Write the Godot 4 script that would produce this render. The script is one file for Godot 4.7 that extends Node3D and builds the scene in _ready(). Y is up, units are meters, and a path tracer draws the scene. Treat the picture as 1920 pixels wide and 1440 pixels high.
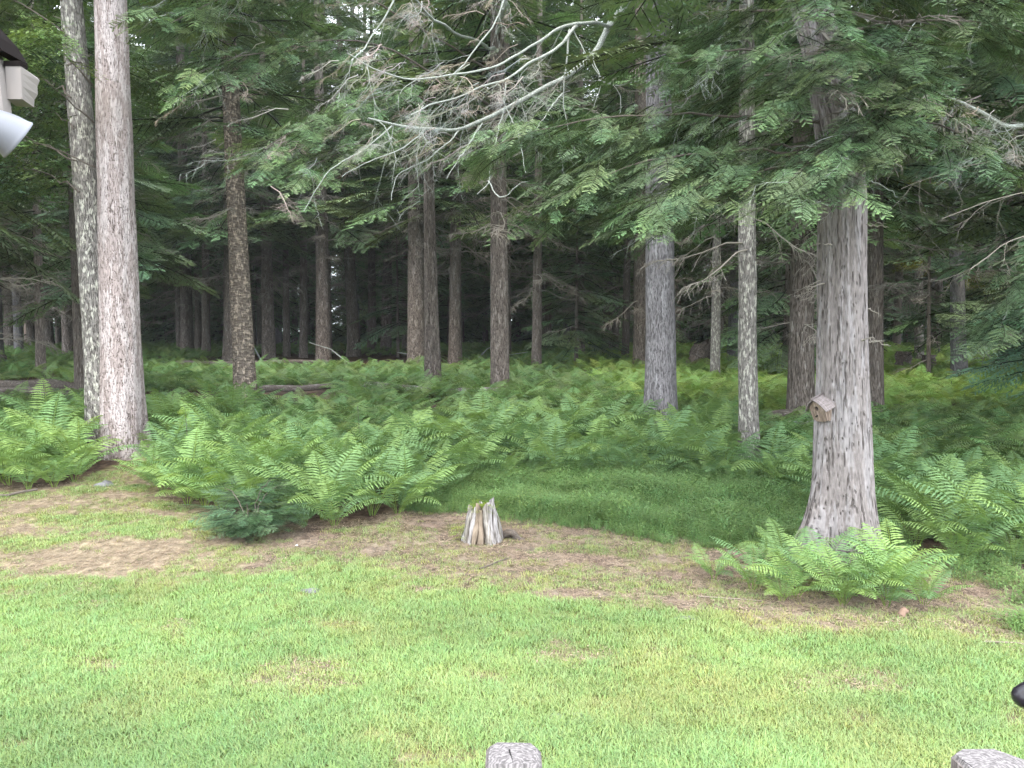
extends Node3D
# A lawn at the edge of a hemlock wood, seen over two fence posts. Metres, y up, the wood lies towards -Z.

var rng := RandomNumberGenerator.new()
var soft := FastNoiseLite.new()
var fine := FastNoiseLite.new()
var used := {}
var M := {}
var boughs: Array = []
var coarse_boughs: Array = []
var bare_boughs: Array = []
var sprays: Array = []
var leaf_sprays: Array = []
var fronds: Array = []
var fern_prototypes: Array = []

# ------------------------------------------------------------------ naming
func numbered(called: String) -> String:
	if not used.has(called):
		used[called] = 0
		return called
	used[called] += 1
	return "%s_%03d" % [called, used[called]]

func tag(o: Node3D, label: String, category: String, group := "", kind := "") -> void:
	o.set_meta("label", label)
	o.set_meta("category", category)
	if group != "":
		o.set_meta("group", group)
	if kind != "":
		o.set_meta("kind", kind)

func thing(called: String, at: Vector3, label: String, category: String, group := "") -> Node3D:
	var o := Node3D.new()
	o.name = numbered(called)
	add_child(o)
	o.position = at
	tag(o, label, category, group)
	return o

func part(called: String, mesh: Mesh, mat: Material, parent: Node3D, stuff := false) -> MeshInstance3D:
	var o := MeshInstance3D.new()
	o.name = called if parent != self else numbered(called)
	o.mesh = mesh
	o.material_override = mat
	if stuff:
		o.set_meta("kind", "stuff")
	parent.add_child(o, true)
	return o

func scatter(called: String, mesh: Mesh, mat: Material, where: Array, tints: Array, parent: Node3D) -> MultiMeshInstance3D:
	var mm := MultiMesh.new()
	mm.transform_format = MultiMesh.TRANSFORM_3D
	mm.use_colors = true
	mm.mesh = mesh
	mm.instance_count = where.size()
	for i in where.size():
		mm.set_instance_transform(i, where[i])
		mm.set_instance_color(i, tints[i])
	var o := MultiMeshInstance3D.new()
	o.name = called if parent != self else numbered(called)
	o.multimesh = mm
	o.material_override = mat
	o.set_meta("kind", "stuff")
	parent.add_child(o, true)
	return o

# ------------------------------------------------------------------ mesh building
class Shape:
	var v := PackedVector3Array()
	var n := PackedVector3Array()
	var uv := PackedVector2Array()
	var c := PackedColorArray()
	var idx := PackedInt32Array()
	var tint := Color(1, 1, 1)
	func vert(p: Vector3, normal: Vector3, t := Vector2.ZERO) -> int:
		v.append(p)
		n.append(normal)
		uv.append(t)
		c.append(tint)
		return v.size() - 1
	func tri(a: Vector3, b: Vector3, d: Vector3) -> void:
		var m := (d - a).cross(b - a).normalized()
		var k := v.size()
		vert(a, m, Vector2(a.x + a.y * .3, a.z + a.y))
		vert(b, m, Vector2(b.x + b.y * .3, b.z + b.y))
		vert(d, m, Vector2(d.x + d.y * .3, d.z + d.y))
		idx.append_array([k, k + 1, k + 2])
	func quad(a: Vector3, b: Vector3, d: Vector3, e: Vector3) -> void:
		tri(a, b, d)
		tri(a, d, e)
	# a leaf: a diamond folded along its rib
	func kite(a: Vector3, b: Vector3, side: Vector3, up: Vector3, at := 0.4, fold := 0.25) -> void:
		var m := a.lerp(b, at)
		var l := m + side + up * side.length() * fold
		var r := m - side + up * side.length() * fold
		var k := v.size()
		var n1 := (l - a).cross(b - a).normalized()
		if n1.dot(up) < 0:
			n1 = -n1
		var n2 := (b - a).cross(r - a).normalized()
		if n2.dot(up) < 0:
			n2 = -n2
		var nm := (n1 + n2).normalized()
		vert(a, nm); vert(l, n1); vert(b, nm); vert(r, n2)
		idx.append_array([k, k + 1, k + 2, k, k + 2, k + 3])
	func tube(pts: Array, radii: Array, sides: int, v_scale := 1.0, cap := false) -> void:
		var side := Vector3.ZERO
		var first := v.size()
		var run := 0.0
		for i in pts.size():
			var t: Vector3 = (pts[mini(i + 1, pts.size() - 1)] - pts[maxi(i - 1, 0)]).normalized()
			if side == Vector3.ZERO:
				side = t.cross(Vector3(0.31, 0.2, 0.93)).normalized()
			side = (side - t * side.dot(t)).normalized()
			var b := t.cross(side)
			if i > 0:
				run += pts[i].distance_to(pts[i - 1])
			for k in sides + 1:
				var a := TAU * k / sides
				var d := side * cos(a) + b * sin(a)
				vert(pts[i] + d * radii[i], d, Vector2(float(k) / sides, run * v_scale))
		var w := sides + 1
		for i in pts.size() - 1:
			for k in sides:
				var q := first + i * w + k
				idx.append_array([q, q + 1, q + w, q + 1, q + w + 1, q + w])
		if cap:
			for e in [0, pts.size() - 1]:
				var q0: int = first + e * w
				for k in range(1, sides - 1):
					tri(v[q0], v[q0 + k], v[q0 + k + 1])
	func box(lo: Vector3, hi: Vector3, bevel := 0.004) -> void:
		prism([Vector2(lo.x, lo.z), Vector2(hi.x, lo.z), Vector2(hi.x, hi.z), Vector2(lo.x, hi.z)], lo.y, hi.y, bevel)
	# a plan outline (x, z) raised from y0 to y1, its top edge bevelled
	func prism(outline: Array, y0: float, y1: float, bevel := 0.004) -> void:
		var mid := Vector2.ZERO
		for p in outline:
			mid += p / outline.size()
		var top := []
		for p in outline:
			top.append(p + (mid - p).normalized() * bevel)
		var k := outline.size()
		for i in k:
			var a: Vector2 = outline[i]
			var b: Vector2 = outline[(i + 1) % k]
			var a2: Vector2 = top[i]
			var b2: Vector2 = top[(i + 1) % k]
			quad(Vector3(a.x, y0, a.y), Vector3(b.x, y0, b.y), Vector3(b.x, y1 - bevel, b.y), Vector3(a.x, y1 - bevel, a.y))
			quad(Vector3(a.x, y1 - bevel, a.y), Vector3(b.x, y1 - bevel, b.y), Vector3(b2.x, y1, b2.y), Vector3(a2.x, y1, a2.y))
			if i > 0 and i < k - 1:
				tri(Vector3(top[0].x, y1, top[0].y), Vector3(a2.x, y1, a2.y), Vector3(b2.x, y1, b2.y))
				tri(Vector3(outline[0].x, y0, outline[0].y), Vector3(b.x, y0, b.y), Vector3(a.x, y0, a.y))
	func lathe(profile: Array, basis: Basis, at: Vector3, sides := 24) -> void:
		var first := v.size()
		for i in profile.size():
			var p: Vector2 = profile[i]
			var q: Vector2 = profile[mini(i + 1, profile.size() - 1)] - profile[maxi(i - 1, 0)]
			for k in sides + 1:
				var a := TAU * k / sides
				var d := Vector3(cos(a), 0, sin(a))
				var m := (d * q.y - Vector3.UP * q.x).normalized()
				vert(at + basis * (d * p.x + Vector3.UP * p.y), basis * m)
		var w := sides + 1
		for i in profile.size() - 1:
			for k in sides:
				var q2 := first + i * w + k
				idx.append_array([q2, q2 + 1, q2 + w, q2 + 1, q2 + w + 1, q2 + w])
	func mesh() -> ArrayMesh:
		# every face turned the way its normals point
		for i in range(0, idx.size(), 3):
			var p := idx[i]
			var q := idx[i + 1]
			var r := idx[i + 2]
			if (v[r] - v[p]).cross(v[q] - v[p]).dot(n[p] + n[q] + n[r]) < 0.0:
				idx[i + 1] = r
				idx[i + 2] = q
		var a := []
		a.resize(Mesh.ARRAY_MAX)
		a[Mesh.ARRAY_VERTEX] = v
		a[Mesh.ARRAY_NORMAL] = n
		a[Mesh.ARRAY_TEX_UV] = uv
		a[Mesh.ARRAY_COLOR] = c
		a[Mesh.ARRAY_INDEX] = idx
		var m := ArrayMesh.new()
		m.add_surface_from_arrays(Mesh.PRIMITIVE_TRIANGLES, a)
		return m

# ------------------------------------------------------------------ ground shape
func ground(x: float, z: float) -> float:
	var d := -z
	var rise := 0.6 * smoothstep(5.0, 16.0, d) + 0.25 * smoothstep(16.0, 45.0, d)
	var bump := 0.03 * soft.get_noise_2d(x * 9.0, z * 9.0) + 0.10 * soft.get_noise_2d(x * 2.0, z * 2.0) * smoothstep(6.0, 14.0, d)
	return rise + bump

func on_ground(x: float, z: float, sink := 0.0) -> Vector3:
	return Vector3(x, ground(x, z) - sink, z)

# piecewise line through (x, depth) pairs
func along(line: Array, x: float) -> float:
	for i in line.size() - 1:
		if x <= line[i + 1].x:
			return lerpf(line[i].y, line[i + 1].y, clampf((x - line[i].x) / (line[i + 1].x - line[i].x), 0, 1))
	return line[-1].y

const LAWN_EDGE := [Vector2(-4.0, 5.7), Vector2(-2.8, 5.8), Vector2(-2.16, 6.4), Vector2(-1.55, 6.6), Vector2(-0.89, 6.1), Vector2(-0.25, 5.8), Vector2(0.57, 5.55), Vector2(1.36, 5.4), Vector2(2.0, 5.0), Vector2(2.63, 4.85), Vector2(3.3, 4.6), Vector2(6.0, 4.3)]
const FERN_EDGE := [Vector2(-9, 8.6), Vector2(-5.6, 8.45), Vector2(-5.35, 8.6), Vector2(-5.15, 10.3), Vector2(-4.5, 10.3), Vector2(-4.25, 8.5), Vector2(-3.22, 7.6), Vector2(-2.05, 7.1), Vector2(-1.36, 7.25), Vector2(-1.0, 7.9), Vector2(-0.5, 8.65), Vector2(0.9, 8.9), Vector2(2.3, 8.9), Vector2(3.3, 8.3), Vector2(3.6, 6.2), Vector2(3.9, 5.9), Vector2(9, 5.2)]
const COVER_EDGE := [Vector2(-1.2, 7.7), Vector2(-0.44, 7.6), Vector2(0.0, 7.45), Vector2(0.72, 7.05), Vector2(1.39, 6.65), Vector2(2.1, 6.5), Vector2(2.65, 6.4), Vector2(3.5, 6.3)]

func turf(x: float, z: float) -> float:     # how thick the lawn grows: 1 full, 0 bare litter
	var d := -z
	var e := along(LAWN_EDGE, x) + 0.22 * soft.get_noise_2d(x * 14.0, z * 14.0)
	var g := 1.0 - smoothstep(-0.4, 0.3, d - e + 0.25 * soft.get_noise_2d(x * 55.0, z * 55.0))
	var patch := soft.get_noise_2d(x * 11.0 + 50.0, z * 22.0)
	if d > e - 0.2:
		var wild := lerpf(0.85, 0.45, smoothstep(-2.6, -1.4, x))
		g = maxf(g, wild * smoothstep(-0.7, 0.6, patch + 0.6 * soft.get_noise_2d(x * 60.0, z * 60.0)))
	g -= smoothstep(0.30, 0.5, soft.get_noise_2d(x * 13.0 - 80.0, z * 26.0)) * 0.55
	g -= 0.42 * smoothstep(1.1, 0.1, Vector2(x + 3.7, (d - 6.3) * 1.6).length() + 0.5 * patch)
	g -= 0.55 * smoothstep(0.9, 0.2, Vector2(x + 2.0, (d - 6.1) * 2.4).length() + 0.6 * patch + 0.5 * soft.get_noise_2d(x * 60.0, z * 60.0))
	g -= 0.5 * smoothstep(0.45, 0.1, Vector2(x + 1.2, (d - 4.2) * 1.5).length() + 0.3 * patch)
	g -= 0.5 * smoothstep(0.5, 0.1, Vector2(x - 1.9, (d - 4.15) * 2.0).length() + 0.3 * patch)
	return clampf(g, 0.0, 1.0)

const CLEAR := [Vector2(2.3, 11.2), Vector2(3.15, 9.6), Vector2(-4.9, 13.6), Vector2(4.65, 11.7), Vector2(-0.25, 15.2), Vector2(-1.85, 17.0)]

func at_a_trunk(x: float, d: float) -> bool:
	for c in CLEAR:
		if Vector2((x - c.x) * 1.3, d - c.y).length() < 0.68:
			return true
	return false

func brown_strip(x: float, d: float) -> bool:   # bare leaf mould between the ferns
	if x < -3.5 and d > 13.6 and d < 16.8 + 0.5 * sin(x):
		return true
	if x < -9.0 and d > 12.4 and d < 18.5:
		return true
	if x > -13.0 and x < -2.5 and d > 25.0 and d < 36.0:
		return true
	return Vector2(x - 4.6, (d - 11.9) * 1.2).length() < 0.75

# ------------------------------------------------------------------ textures
func picture(w: int, h: int, bytes: PackedByteArray) -> ImageTexture:
	return ImageTexture.create_from_image(Image.create_from_data(w, h, false, Image.FORMAT_RGB8, bytes))

# bark: u runs round the trunk, v along five metres of it
func bark(seed_value: int, deep: Color, mid: Color, patch: Color, o: Dictionary) -> StandardMaterial3D:
	var w := 256
	var h := 1024
	var a := FastNoiseLite.new()
	a.seed = seed_value
	a.noise_type = FastNoiseLite.TYPE_SIMPLEX
	a.frequency = 1.0
	a.fractal_octaves = 3
	var b := FastNoiseLite.new()
	b.seed = seed_value + 7
	b.frequency = 1.0
	b.fractal_octaves = 4
	var col := PackedByteArray()
	col.resize(w * h * 3)
	var hgt := PackedByteArray()
	hgt.resize(w * h * 3)
	var around: float = o.around
	var run: float = o.run
	var across: float = o.get("across", 0.0)
	var patches: float = o.get("patches", 0.3)
	var k := 0
	for y in h:
		var t := 5.0 * y / h
		var seam := smoothstep(0.9, 1.0, float(y) / h)
		for x in w:
			var ang := TAU * x / w
			var cx := cos(ang)
			var cz := sin(ang)
			var wob := 0.12 * b.get_noise_3d(cx * 2.0, t * 1.5, cz * 2.0)
			var crack := absf(a.get_noise_3d(cx * around + wob, t * run, cz * around))
			if seam > 0:
				crack = lerpf(crack, absf(a.get_noise_3d(cx * around, (t - 5.0) * run, cz * around)), seam)
			var high := smoothstep(0.0, float(o.get("width", 0.16)), crack)
			if across > 0:
				var st := b.get_noise_3d(cx * 1.6, t * 26.0, cz * 1.6)
				high = lerpf(high, smoothstep(-0.25, 0.3, st), across)
			var grain := b.get_noise_3d(cx * 14.0, t * 9.0, cz * 14.0)
			var spots := b.get_noise_3d(cx * 2.2 + 40.0, t * float(o.get("tall", 1.6)), cz * 2.2) + 0.35 * grain
			var p := smoothstep(0.5 - patches, 0.62 - patches, spots)
			var c := deep.lerp(mid, clampf(high * 0.85 + 0.15 + 0.22 * grain, 0, 1))
			c = c.lerp(patch, p * (0.35 + 0.65 * high) * 0.9)
			c = c * (1.0 + 0.25 * grain)
			col[k] = clampi(int(c.r * 255), 0, 255)
			col[k + 1] = clampi(int(c.g * 255), 0, 255)
			col[k + 2] = clampi(int(c.b * 255), 0, 255)
			var hh := clampi(int(255 * (0.75 * high + 0.2 + 0.2 * grain + 0.1 * p)), 0, 255)
			hgt[k] = hh
			hgt[k + 1] = hh
			hgt[k + 2] = hh
			k += 3
	var m := StandardMaterial3D.new()
	m.albedo_texture = picture(w, h, col)
	var im := Image.create_from_data(w, h, false, Image.FORMAT_RGB8, hgt)
	im.bump_map_to_normal_map(float(o.get("bump", 6.0)))
	m.normal_enabled = true
	m.normal_texture = ImageTexture.create_from_image(im)
	m.normal_scale = 1.0
	m.roughness = 0.95
	m.metallic_specular = 0.2
	return m

func green(a: Color, through := 0.5, rough := 0.6) -> StandardMaterial3D:
	var m := StandardMaterial3D.new()
	m.albedo_color = a.linear_to_srgb()
	m.vertex_color_use_as_albedo = true
	m.roughness = rough
	m.metallic_specular = 0.3
	m.backlight_enabled = true
	m.backlight = Color(through, through, through * 0.7)
	m.cull_mode = BaseMaterial3D.CULL_DISABLED
	return m

func matt(a: Color, rough := 0.9) -> StandardMaterial3D:
	var m := StandardMaterial3D.new()
	m.albedo_color = a.linear_to_srgb()
	m.roughness = rough
	m.metallic_specular = 0.3
	return m

# a tile of fallen needles: short strokes over mottled mould
func litter_texture() -> ImageTexture:
	var s := 512
	var im := Image.create(s, s, false, Image.FORMAT_RGB8)
	var nz := FastNoiseLite.new()
	nz.seed = 5
	nz.frequency = 0.02
	nz.fractal_octaves = 4
	for y in s:
		for x in s:
			var e := 0.78 + 0.35 * nz.get_noise_2d(absf(x - 256.0), absf(y - 256.0))
			im.set_pixel(x, y, Color(e, e, e))
	for i in 5200:
		var p := Vector2(rng.randf() * s, rng.randf() * s)
		var a := rng.randf() * TAU
		var lum := rng.randf_range(0.45, 1.0)
		var warm := rng.randf_range(0.86, 1.0)
		for k in rng.randi_range(6, 18):
			p += Vector2(cos(a), sin(a))
			im.set_pixel(posmod(int(p.x), s), posmod(int(p.y), s), Color(lum, lum * warm, lum * warm * 0.92))
	return ImageTexture.create_from_image(im)

# weathered end grain: rings round a heart near the front edge, with checks
func end_grain(seed_value: int, heart: Vector2) -> StandardMaterial3D:
	var s := 256
	var nz := FastNoiseLite.new()
	nz.seed = seed_value
	nz.frequency = 0.02
	nz.fractal_octaves = 3
	var im := Image.create(s, s, false, Image.FORMAT_RGB8)
	for y in s:
		for x in s:
			var p := Vector2(x, y) / s
			var w := nz.get_noise_2d(x, y)
			var r := (p - heart).length() + 0.06 * w
			var ring := smoothstep(-0.5, 0.6, sin(r * 120.0) + 0.8 * nz.get_noise_2d(x * 4.0, y * 4.0))
			var a := (p - heart).angle()
			var check := smoothstep(0.02, 0.05, absf(wrapf(a + 1.75 + 0.1 * w, -PI, PI)) + maxf(0, r - 0.35))
			check = minf(check, smoothstep(0.01, 0.035, absf(wrapf(a + 0.5 + 0.2 * w, -PI, PI)) + maxf(0, r - 0.22)))
			var e := lerpf(0.345, 0.43, ring) * lerpf(0.35, 1.0, check) * (1.0 + 0.25 * nz.get_noise_2d(x * 2.0 + 99, y * 2.0))
			im.set_pixel(x, y, Color(e, e * 0.96, e * 0.97))
	var m := StandardMaterial3D.new()
	m.albedo_texture = ImageTexture.create_from_image(im)
	m.roughness = 0.9
	m.metallic_specular = 0.2
	m.heightmap_enabled = false
	var bump: Image = im.duplicate()
	bump.bump_map_to_normal_map(2.5)
	m.normal_enabled = true
	m.normal_texture = ImageTexture.create_from_image(bump)
	return m

# grey split wood, weathered along the grain
func old_wood(seed_value: int, dark: Color, light: Color) -> StandardMaterial3D:
	var s := 256
	var nz := FastNoiseLite.new()
	nz.seed = seed_value
	nz.frequency = 0.02
	nz.fractal_octaves = 4
	var im := Image.create(s, s, false, Image.FORMAT_RGB8)
	for y in s:
		for x in s:
			var e := 0.5 + 0.9 * nz.get_noise_2d(x * 5.0, y * 0.6) + 0.4 * nz.get_noise_2d(x * 1.0 + 300, y * 1.0)
			im.set_pixel(x, y, dark.lerp(light, clampf(e, 0, 1)))
	var m := StandardMaterial3D.new()
	m.albedo_texture = ImageTexture.create_from_image(im)
	m.uv1_triplanar = true
	m.uv1_scale = Vector3(3, 1.2, 3)
	m.roughness = 0.92
	m.metallic_specular = 0.2
	return m

# ------------------------------------------------------------------ foliage meshes
# a flat hemlock bough of length one along +Z
func make_bough(pairs: int, kites: int, width: float, from: float, bare: float, seed_value: int, side_most := 0.2) -> ArrayMesh:
	rng.seed = seed_value
	var s := Shape.new()
	var wood := Color(0.10, 0.085, 0.07)
	var pts := []
	var rad := []
	for i in 6:
		var t := i / 5.0
		pts.append(Vector3(0.03 * sin(t * 5.0 + seed_value), -0.16 * t * t, t))
		rad.append(lerpf(0.011, 0.002, t))
	s.tint = wood
	s.tube(pts, rad, 3)
	for i in pairs * 2:
		var t := lerpf(from, 0.97, (i + rng.randf_range(-.3, .3)) / (pairs * 2.0 - 1))
		t = clampf(t, 0.05, 0.99)
		var sd := 1.0 if i % 2 else -1.0
		var length := (0.40 * pow(1.0 - t, 0.75) + 0.07) * rng.randf_range(0.65, 1.15) * smoothstep(from - 0.15, from + 0.25, t)
		if length < 0.04:
			continue
		var ang := rng.randf_range(0.75, 1.05)
		var dir := Vector3(sd * sin(ang), rng.randf_range(-0.28, 0.05), cos(ang)).normalized()
		var root := Vector3(0.03 * sin(t * 5.0 + seed_value), -0.16 * t * t, t)
		var sidev := dir.cross(Vector3.UP).normalized()
		s.tint = wood
		var tip := root + dir * length + Vector3(0, -0.22 * length * length, 0)
		s.kite(root, tip, sidev * 0.0035, Vector3.UP, 0.2, 0.6)
		if rng.randf() < bare:
			for j in 4:
				var p := root.lerp(tip, rng.randf_range(0.2, 0.95))
				s.kite(p, p + (dir + sidev * rng.randf_range(-1.2, 1.2) + Vector3(0, rng.randf_range(-0.5, 0.2), 0)) * length * 0.35, Vector3(0.0022, 0, 0.0022), Vector3.UP, 0.3, 0.5)
			continue
		var old := rng.randf_range(0.8, 1.15)
		for j in kites:
			var q := (j + 0.6) / kites
			var p := root.lerp(tip, q)
			p.y = root.y + (tip.y - root.y) * q * q
			var len2 := length * (0.5 - 0.34 * q) * rng.randf_range(0.8, 1.25)
			len2 = clampf(len2, width * 3.0, side_most * rng.randf_range(0.7, 1.2))
			for e in [-1, 1]:
				var d2: Vector3 = (dir * 0.75 + sidev * e * 0.75 + Vector3(0, rng.randf_range(-0.32, 0.1), 0)).normalized()
				var tone := old * rng.randf_range(0.75, 1.25)
				s.tint = Color(0.95 * tone, tone, 0.85 * tone) if q < 0.7 else Color(1.25 * tone, 1.35 * tone, 0.95 * tone)
				s.kite(p, p + d2 * len2, d2.cross(Vector3.UP).normalized() * width, Vector3.UP, 0.45, 0.3)
		s.tint = Color(1.3, 1.4, 0.95) * old
		s.kite(root.lerp(tip, 0.75), tip + dir * width * 3.0, sidev * width, Vector3.UP, 0.5, 0.3)
	return s.mesh()

# a dead bough: only bare twigs
func make_bare_bough(seed_value: int) -> ArrayMesh:
	rng.seed = seed_value
	var s := Shape.new()
	var pts := []
	var rad := []
	for i in 6:
		var t := i / 5.0
		pts.append(Vector3(0.05 * sin(t * 6.0 + seed_value), -0.12 * t * t + 0.03 * sin(t * 9.0), t))
		rad.append(lerpf(0.010, 0.0018, t))
	s.tube(pts, rad, 4)
	for i in 20:
		var t := rng.randf_range(0.2, 0.98)
		var sd := 1.0 if i % 2 else -1.0
		var root := Vector3(0.05 * sin(t * 6.0 + seed_value), -0.12 * t * t + 0.03 * sin(t * 9.0), t)
		var length := (0.38 * (1.0 - t) + 0.1) * rng.randf_range(0.5, 1.2)
		var dir := Vector3(sd * rng.randf_range(0.4, 0.9), rng.randf_range(-0.6, 0.1), rng.randf_range(0.3, 0.8)).normalized()
		var mid := root + dir * length * 0.55 + Vector3(0, 0.02, 0)
		var tip := mid + (dir + Vector3(0, -0.35, 0.2)).normalized() * length * 0.5
		s.tube([root, mid, tip], [0.0036, 0.0026, 0.001], 3)
		for j in 5:
			var p := root.lerp(mid, rng.randf()) if j < 2 else mid.lerp(tip, rng.randf())
			var d2 := (dir + Vector3(rng.randf_range(-.9, .9), rng.randf_range(-.7, .2), rng.randf_range(-.4, .8))).normalized()
			s.kite(p, p + d2 * length * rng.randf_range(0.2, 0.5), d2.cross(Vector3(0.2, 1, 0.1)).normalized() * 0.0022, Vector3.UP, 0.3, 0.6)
	return s.mesh()

# a spray of broad maple leaves along +Z
func make_leaf_spray(seed_value: int) -> ArrayMesh:
	rng.seed = seed_value
	var s := Shape.new()
	s.tint = Color(0.10, 0.085, 0.07)
	s.tube([Vector3.ZERO, Vector3(0, -0.04, 0.5), Vector3(0.03, -0.15, 1)], [0.010, 0.006, 0.002], 3)
	for i in 46:
		var t := rng.randf_range(0.15, 1.0)
		var root := Vector3(rng.randf_range(-0.38, 0.38) * (1.1 - t * 0.6), -0.15 * t * t + rng.randf_range(-0.12, 0.06), t)
		var a := rng.randf() * TAU
		var dir := Vector3(cos(a), rng.randf_range(-0.55, -0.05), sin(a)).normalized()
		var sidev := dir.cross(Vector3.UP).normalized()
		var sz := rng.randf_range(0.05, 0.085)
		var tone := rng.randf_range(0.7, 1.3)
		s.tint = Color(tone, tone, tone * 0.8)
		s.kite(root, root + dir * sz, sidev * sz * 0.3, Vector3.UP, 0.45, 0.2)
		for e in [-1, 1]:
			var d2: Vector3 = (dir * 0.6 + sidev * e * 0.8).normalized()
			s.kite(root, root + d2 * sz * 0.85, d2.cross(Vector3.UP).normalized() * sz * 0.2, Vector3.UP, 0.5, 0.2)
	return s.mesh()

# a fern frond of length one: rises along +Y, arches over towards +Z
func make_frond(arch: float, twist: float, pairs: int, seed_value: int) -> ArrayMesh:
	rng.seed = seed_value
	var s := Shape.new()
	var pts := []
	var rad := []
	var p := Vector3.ZERO
	var segs := 14
	var tang := []
	for i in segs + 1:
		var t := i / float(segs)
		pts.append(p)
		rad.append(lerpf(0.006, 0.0015, t))
		var a := 0.18 + arch * pow(t, 1.3)
		var d := Vector3(twist * t * 0.5, cos(a), sin(a)).normalized()
		tang.append(d)
		p += d / segs
	s.tint = Color(0.9, 0.85, 0.5)
	s.tube(pts, rad, 3)
	for i in pairs:
		var t := 0.2 + 0.79 * (i + 0.5) / pairs
		var f := t * segs
		var i0 := mini(int(f), segs - 1)
		var root: Vector3 = pts[i0].lerp(pts[i0 + 1], f - i0)
		var td: Vector3 = tang[i0]
		var x := (t - 0.2) / 0.8
		var length := 0.21 * pow(sin(PI * (0.16 + 0.84 * x)), 0.8) * (1.0 if x < 0.85 else 0.9)
		for e in [-1, 1]:
			var sidev := Vector3(e, 0, 0)
			var up := sidev.cross(td).normalized()
			if up.y < 0:
				up = -up
			var d: Vector3 = (sidev + td * rng.randf_range(0.3, 0.5) - up * rng.randf_range(0.05, 0.3)).normalized()
			var l := length * rng.randf_range(0.88, 1.1)
			var tone := rng.randf_range(0.8, 1.2)
			s.tint = Color(tone, tone, tone)
			var m := root + d * l * 0.55
			var tip := root + d * l - up * l * 0.22
			s.kite(root, m + d * l * 0.1, td * 0.0118, up, 0.5, 0.2)
			s.kite(root + d * l * 0.4, tip, td * 0.0100, up, 0.35, 0.2)
			# the lobes of the pinna
			for j in 4:
				var b := root.lerp(m.lerp(tip, 0.5), 0.15 + 0.2 * j)
				for g in [-1, 1]:
					s.kite(b, b + (td * g + d * 0.5).normalized() * 0.016 * (1.1 - 0.18 * j), d * 0.0050, up, 0.4, 0.2)
	return s.mesh()

func leaf_tint(spread := 0.25) -> Color:
	var e := rng.randf_range(1.0 - spread, 1.0 + spread)
	var warm := rng.randf_range(0.85, 1.2)
	return Color(e * warm, e, e * rng.randf_range(0.8, 1.1))

# ------------------------------------------------------------------ trees
# a trunk with buttressed foot; returns the mesh, its foot at the origin
func trunk_mesh(r: float, tall: float, lean: Vector2, bend: Vector2, o: Dictionary) -> ArrayMesh:
	var s := Shape.new()
	var sides: int = o.get("sides", 20)
	var rings: int = o.get("rings", 24)
	var flare: float = o.get("flare", 0.3)
	var ridge: float = o.get("ridge", 0.02)
	var sd: float = o.get("seed", 1.0)
	for i in rings + 1:
		var t := float(i) / rings
		var y := tall * pow(t, 1.7) - 0.3
		var c := trunk_at(lean, bend, y)
		var rr := r * lerpf(1.0, 0.22, clampf(y / tall, 0, 1))
		for k in sides + 1:
			var a := TAU * (k % sides) / sides
			var lobes := 0.55 + 0.45 * cos(a * 4.0 + sd * 1.7) * 0.8 + 0.3 * cos(a * 3.0 + sd)
			var w := rr * (1.0 + flare * exp(-maxf(y, 0) / float(o.get("foot", 0.4))) * lobes)
			w += rr * ridge * 3.0 * fine.get_noise_3d(cos(a) * 260.0 + sd * 31.0, y * 22.0, sin(a) * 260.0)
			w += rr * 0.05 * soft.get_noise_3d(cos(a) * 20.0, y * 14.0 + sd * 99.0, sin(a) * 20.0)
			var d := Vector3(cos(a), 0, sin(a))
			s.vert(c + d * w, d, Vector2(float(k) / sides, y / 5.0))
	var wd := sides + 1
	for i in rings:
		for k in sides:
			var q := i * wd + k
			s.idx.append_array([q, q + 1, q + wd, q + 1, q + wd + 1, q + wd])
	# smooth normals from the displaced surface
	for i in rings + 1:
		for k in wd:
			var q := i * wd + k
			var l := i * wd + (k - 1 if k > 0 else sides - 1)
			var rg := i * wd + (k + 1 if k < sides else 1)
			var up := mini(i + 1, rings) * wd + k
			var dn := maxi(i - 1, 0) * wd + k
			var nn := (s.v[rg] - s.v[l]).cross(s.v[up] - s.v[dn]).normalized()
			if nn.dot(s.n[q]) < 0:
				nn = -nn
			s.n[q] = nn
	return s.mesh()

func trunk_at(lean: Vector2, bend: Vector2, y: float) -> Vector3:
	var t := maxf(0.0, y - 3.0)
	var q := minf(t, 1.8)
	var b := q * q + 0.9 * maxf(0.0, t - 1.8)
	return Vector3(lean.x * y + bend.x * b, y, lean.y * y + bend.y * b)

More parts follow.
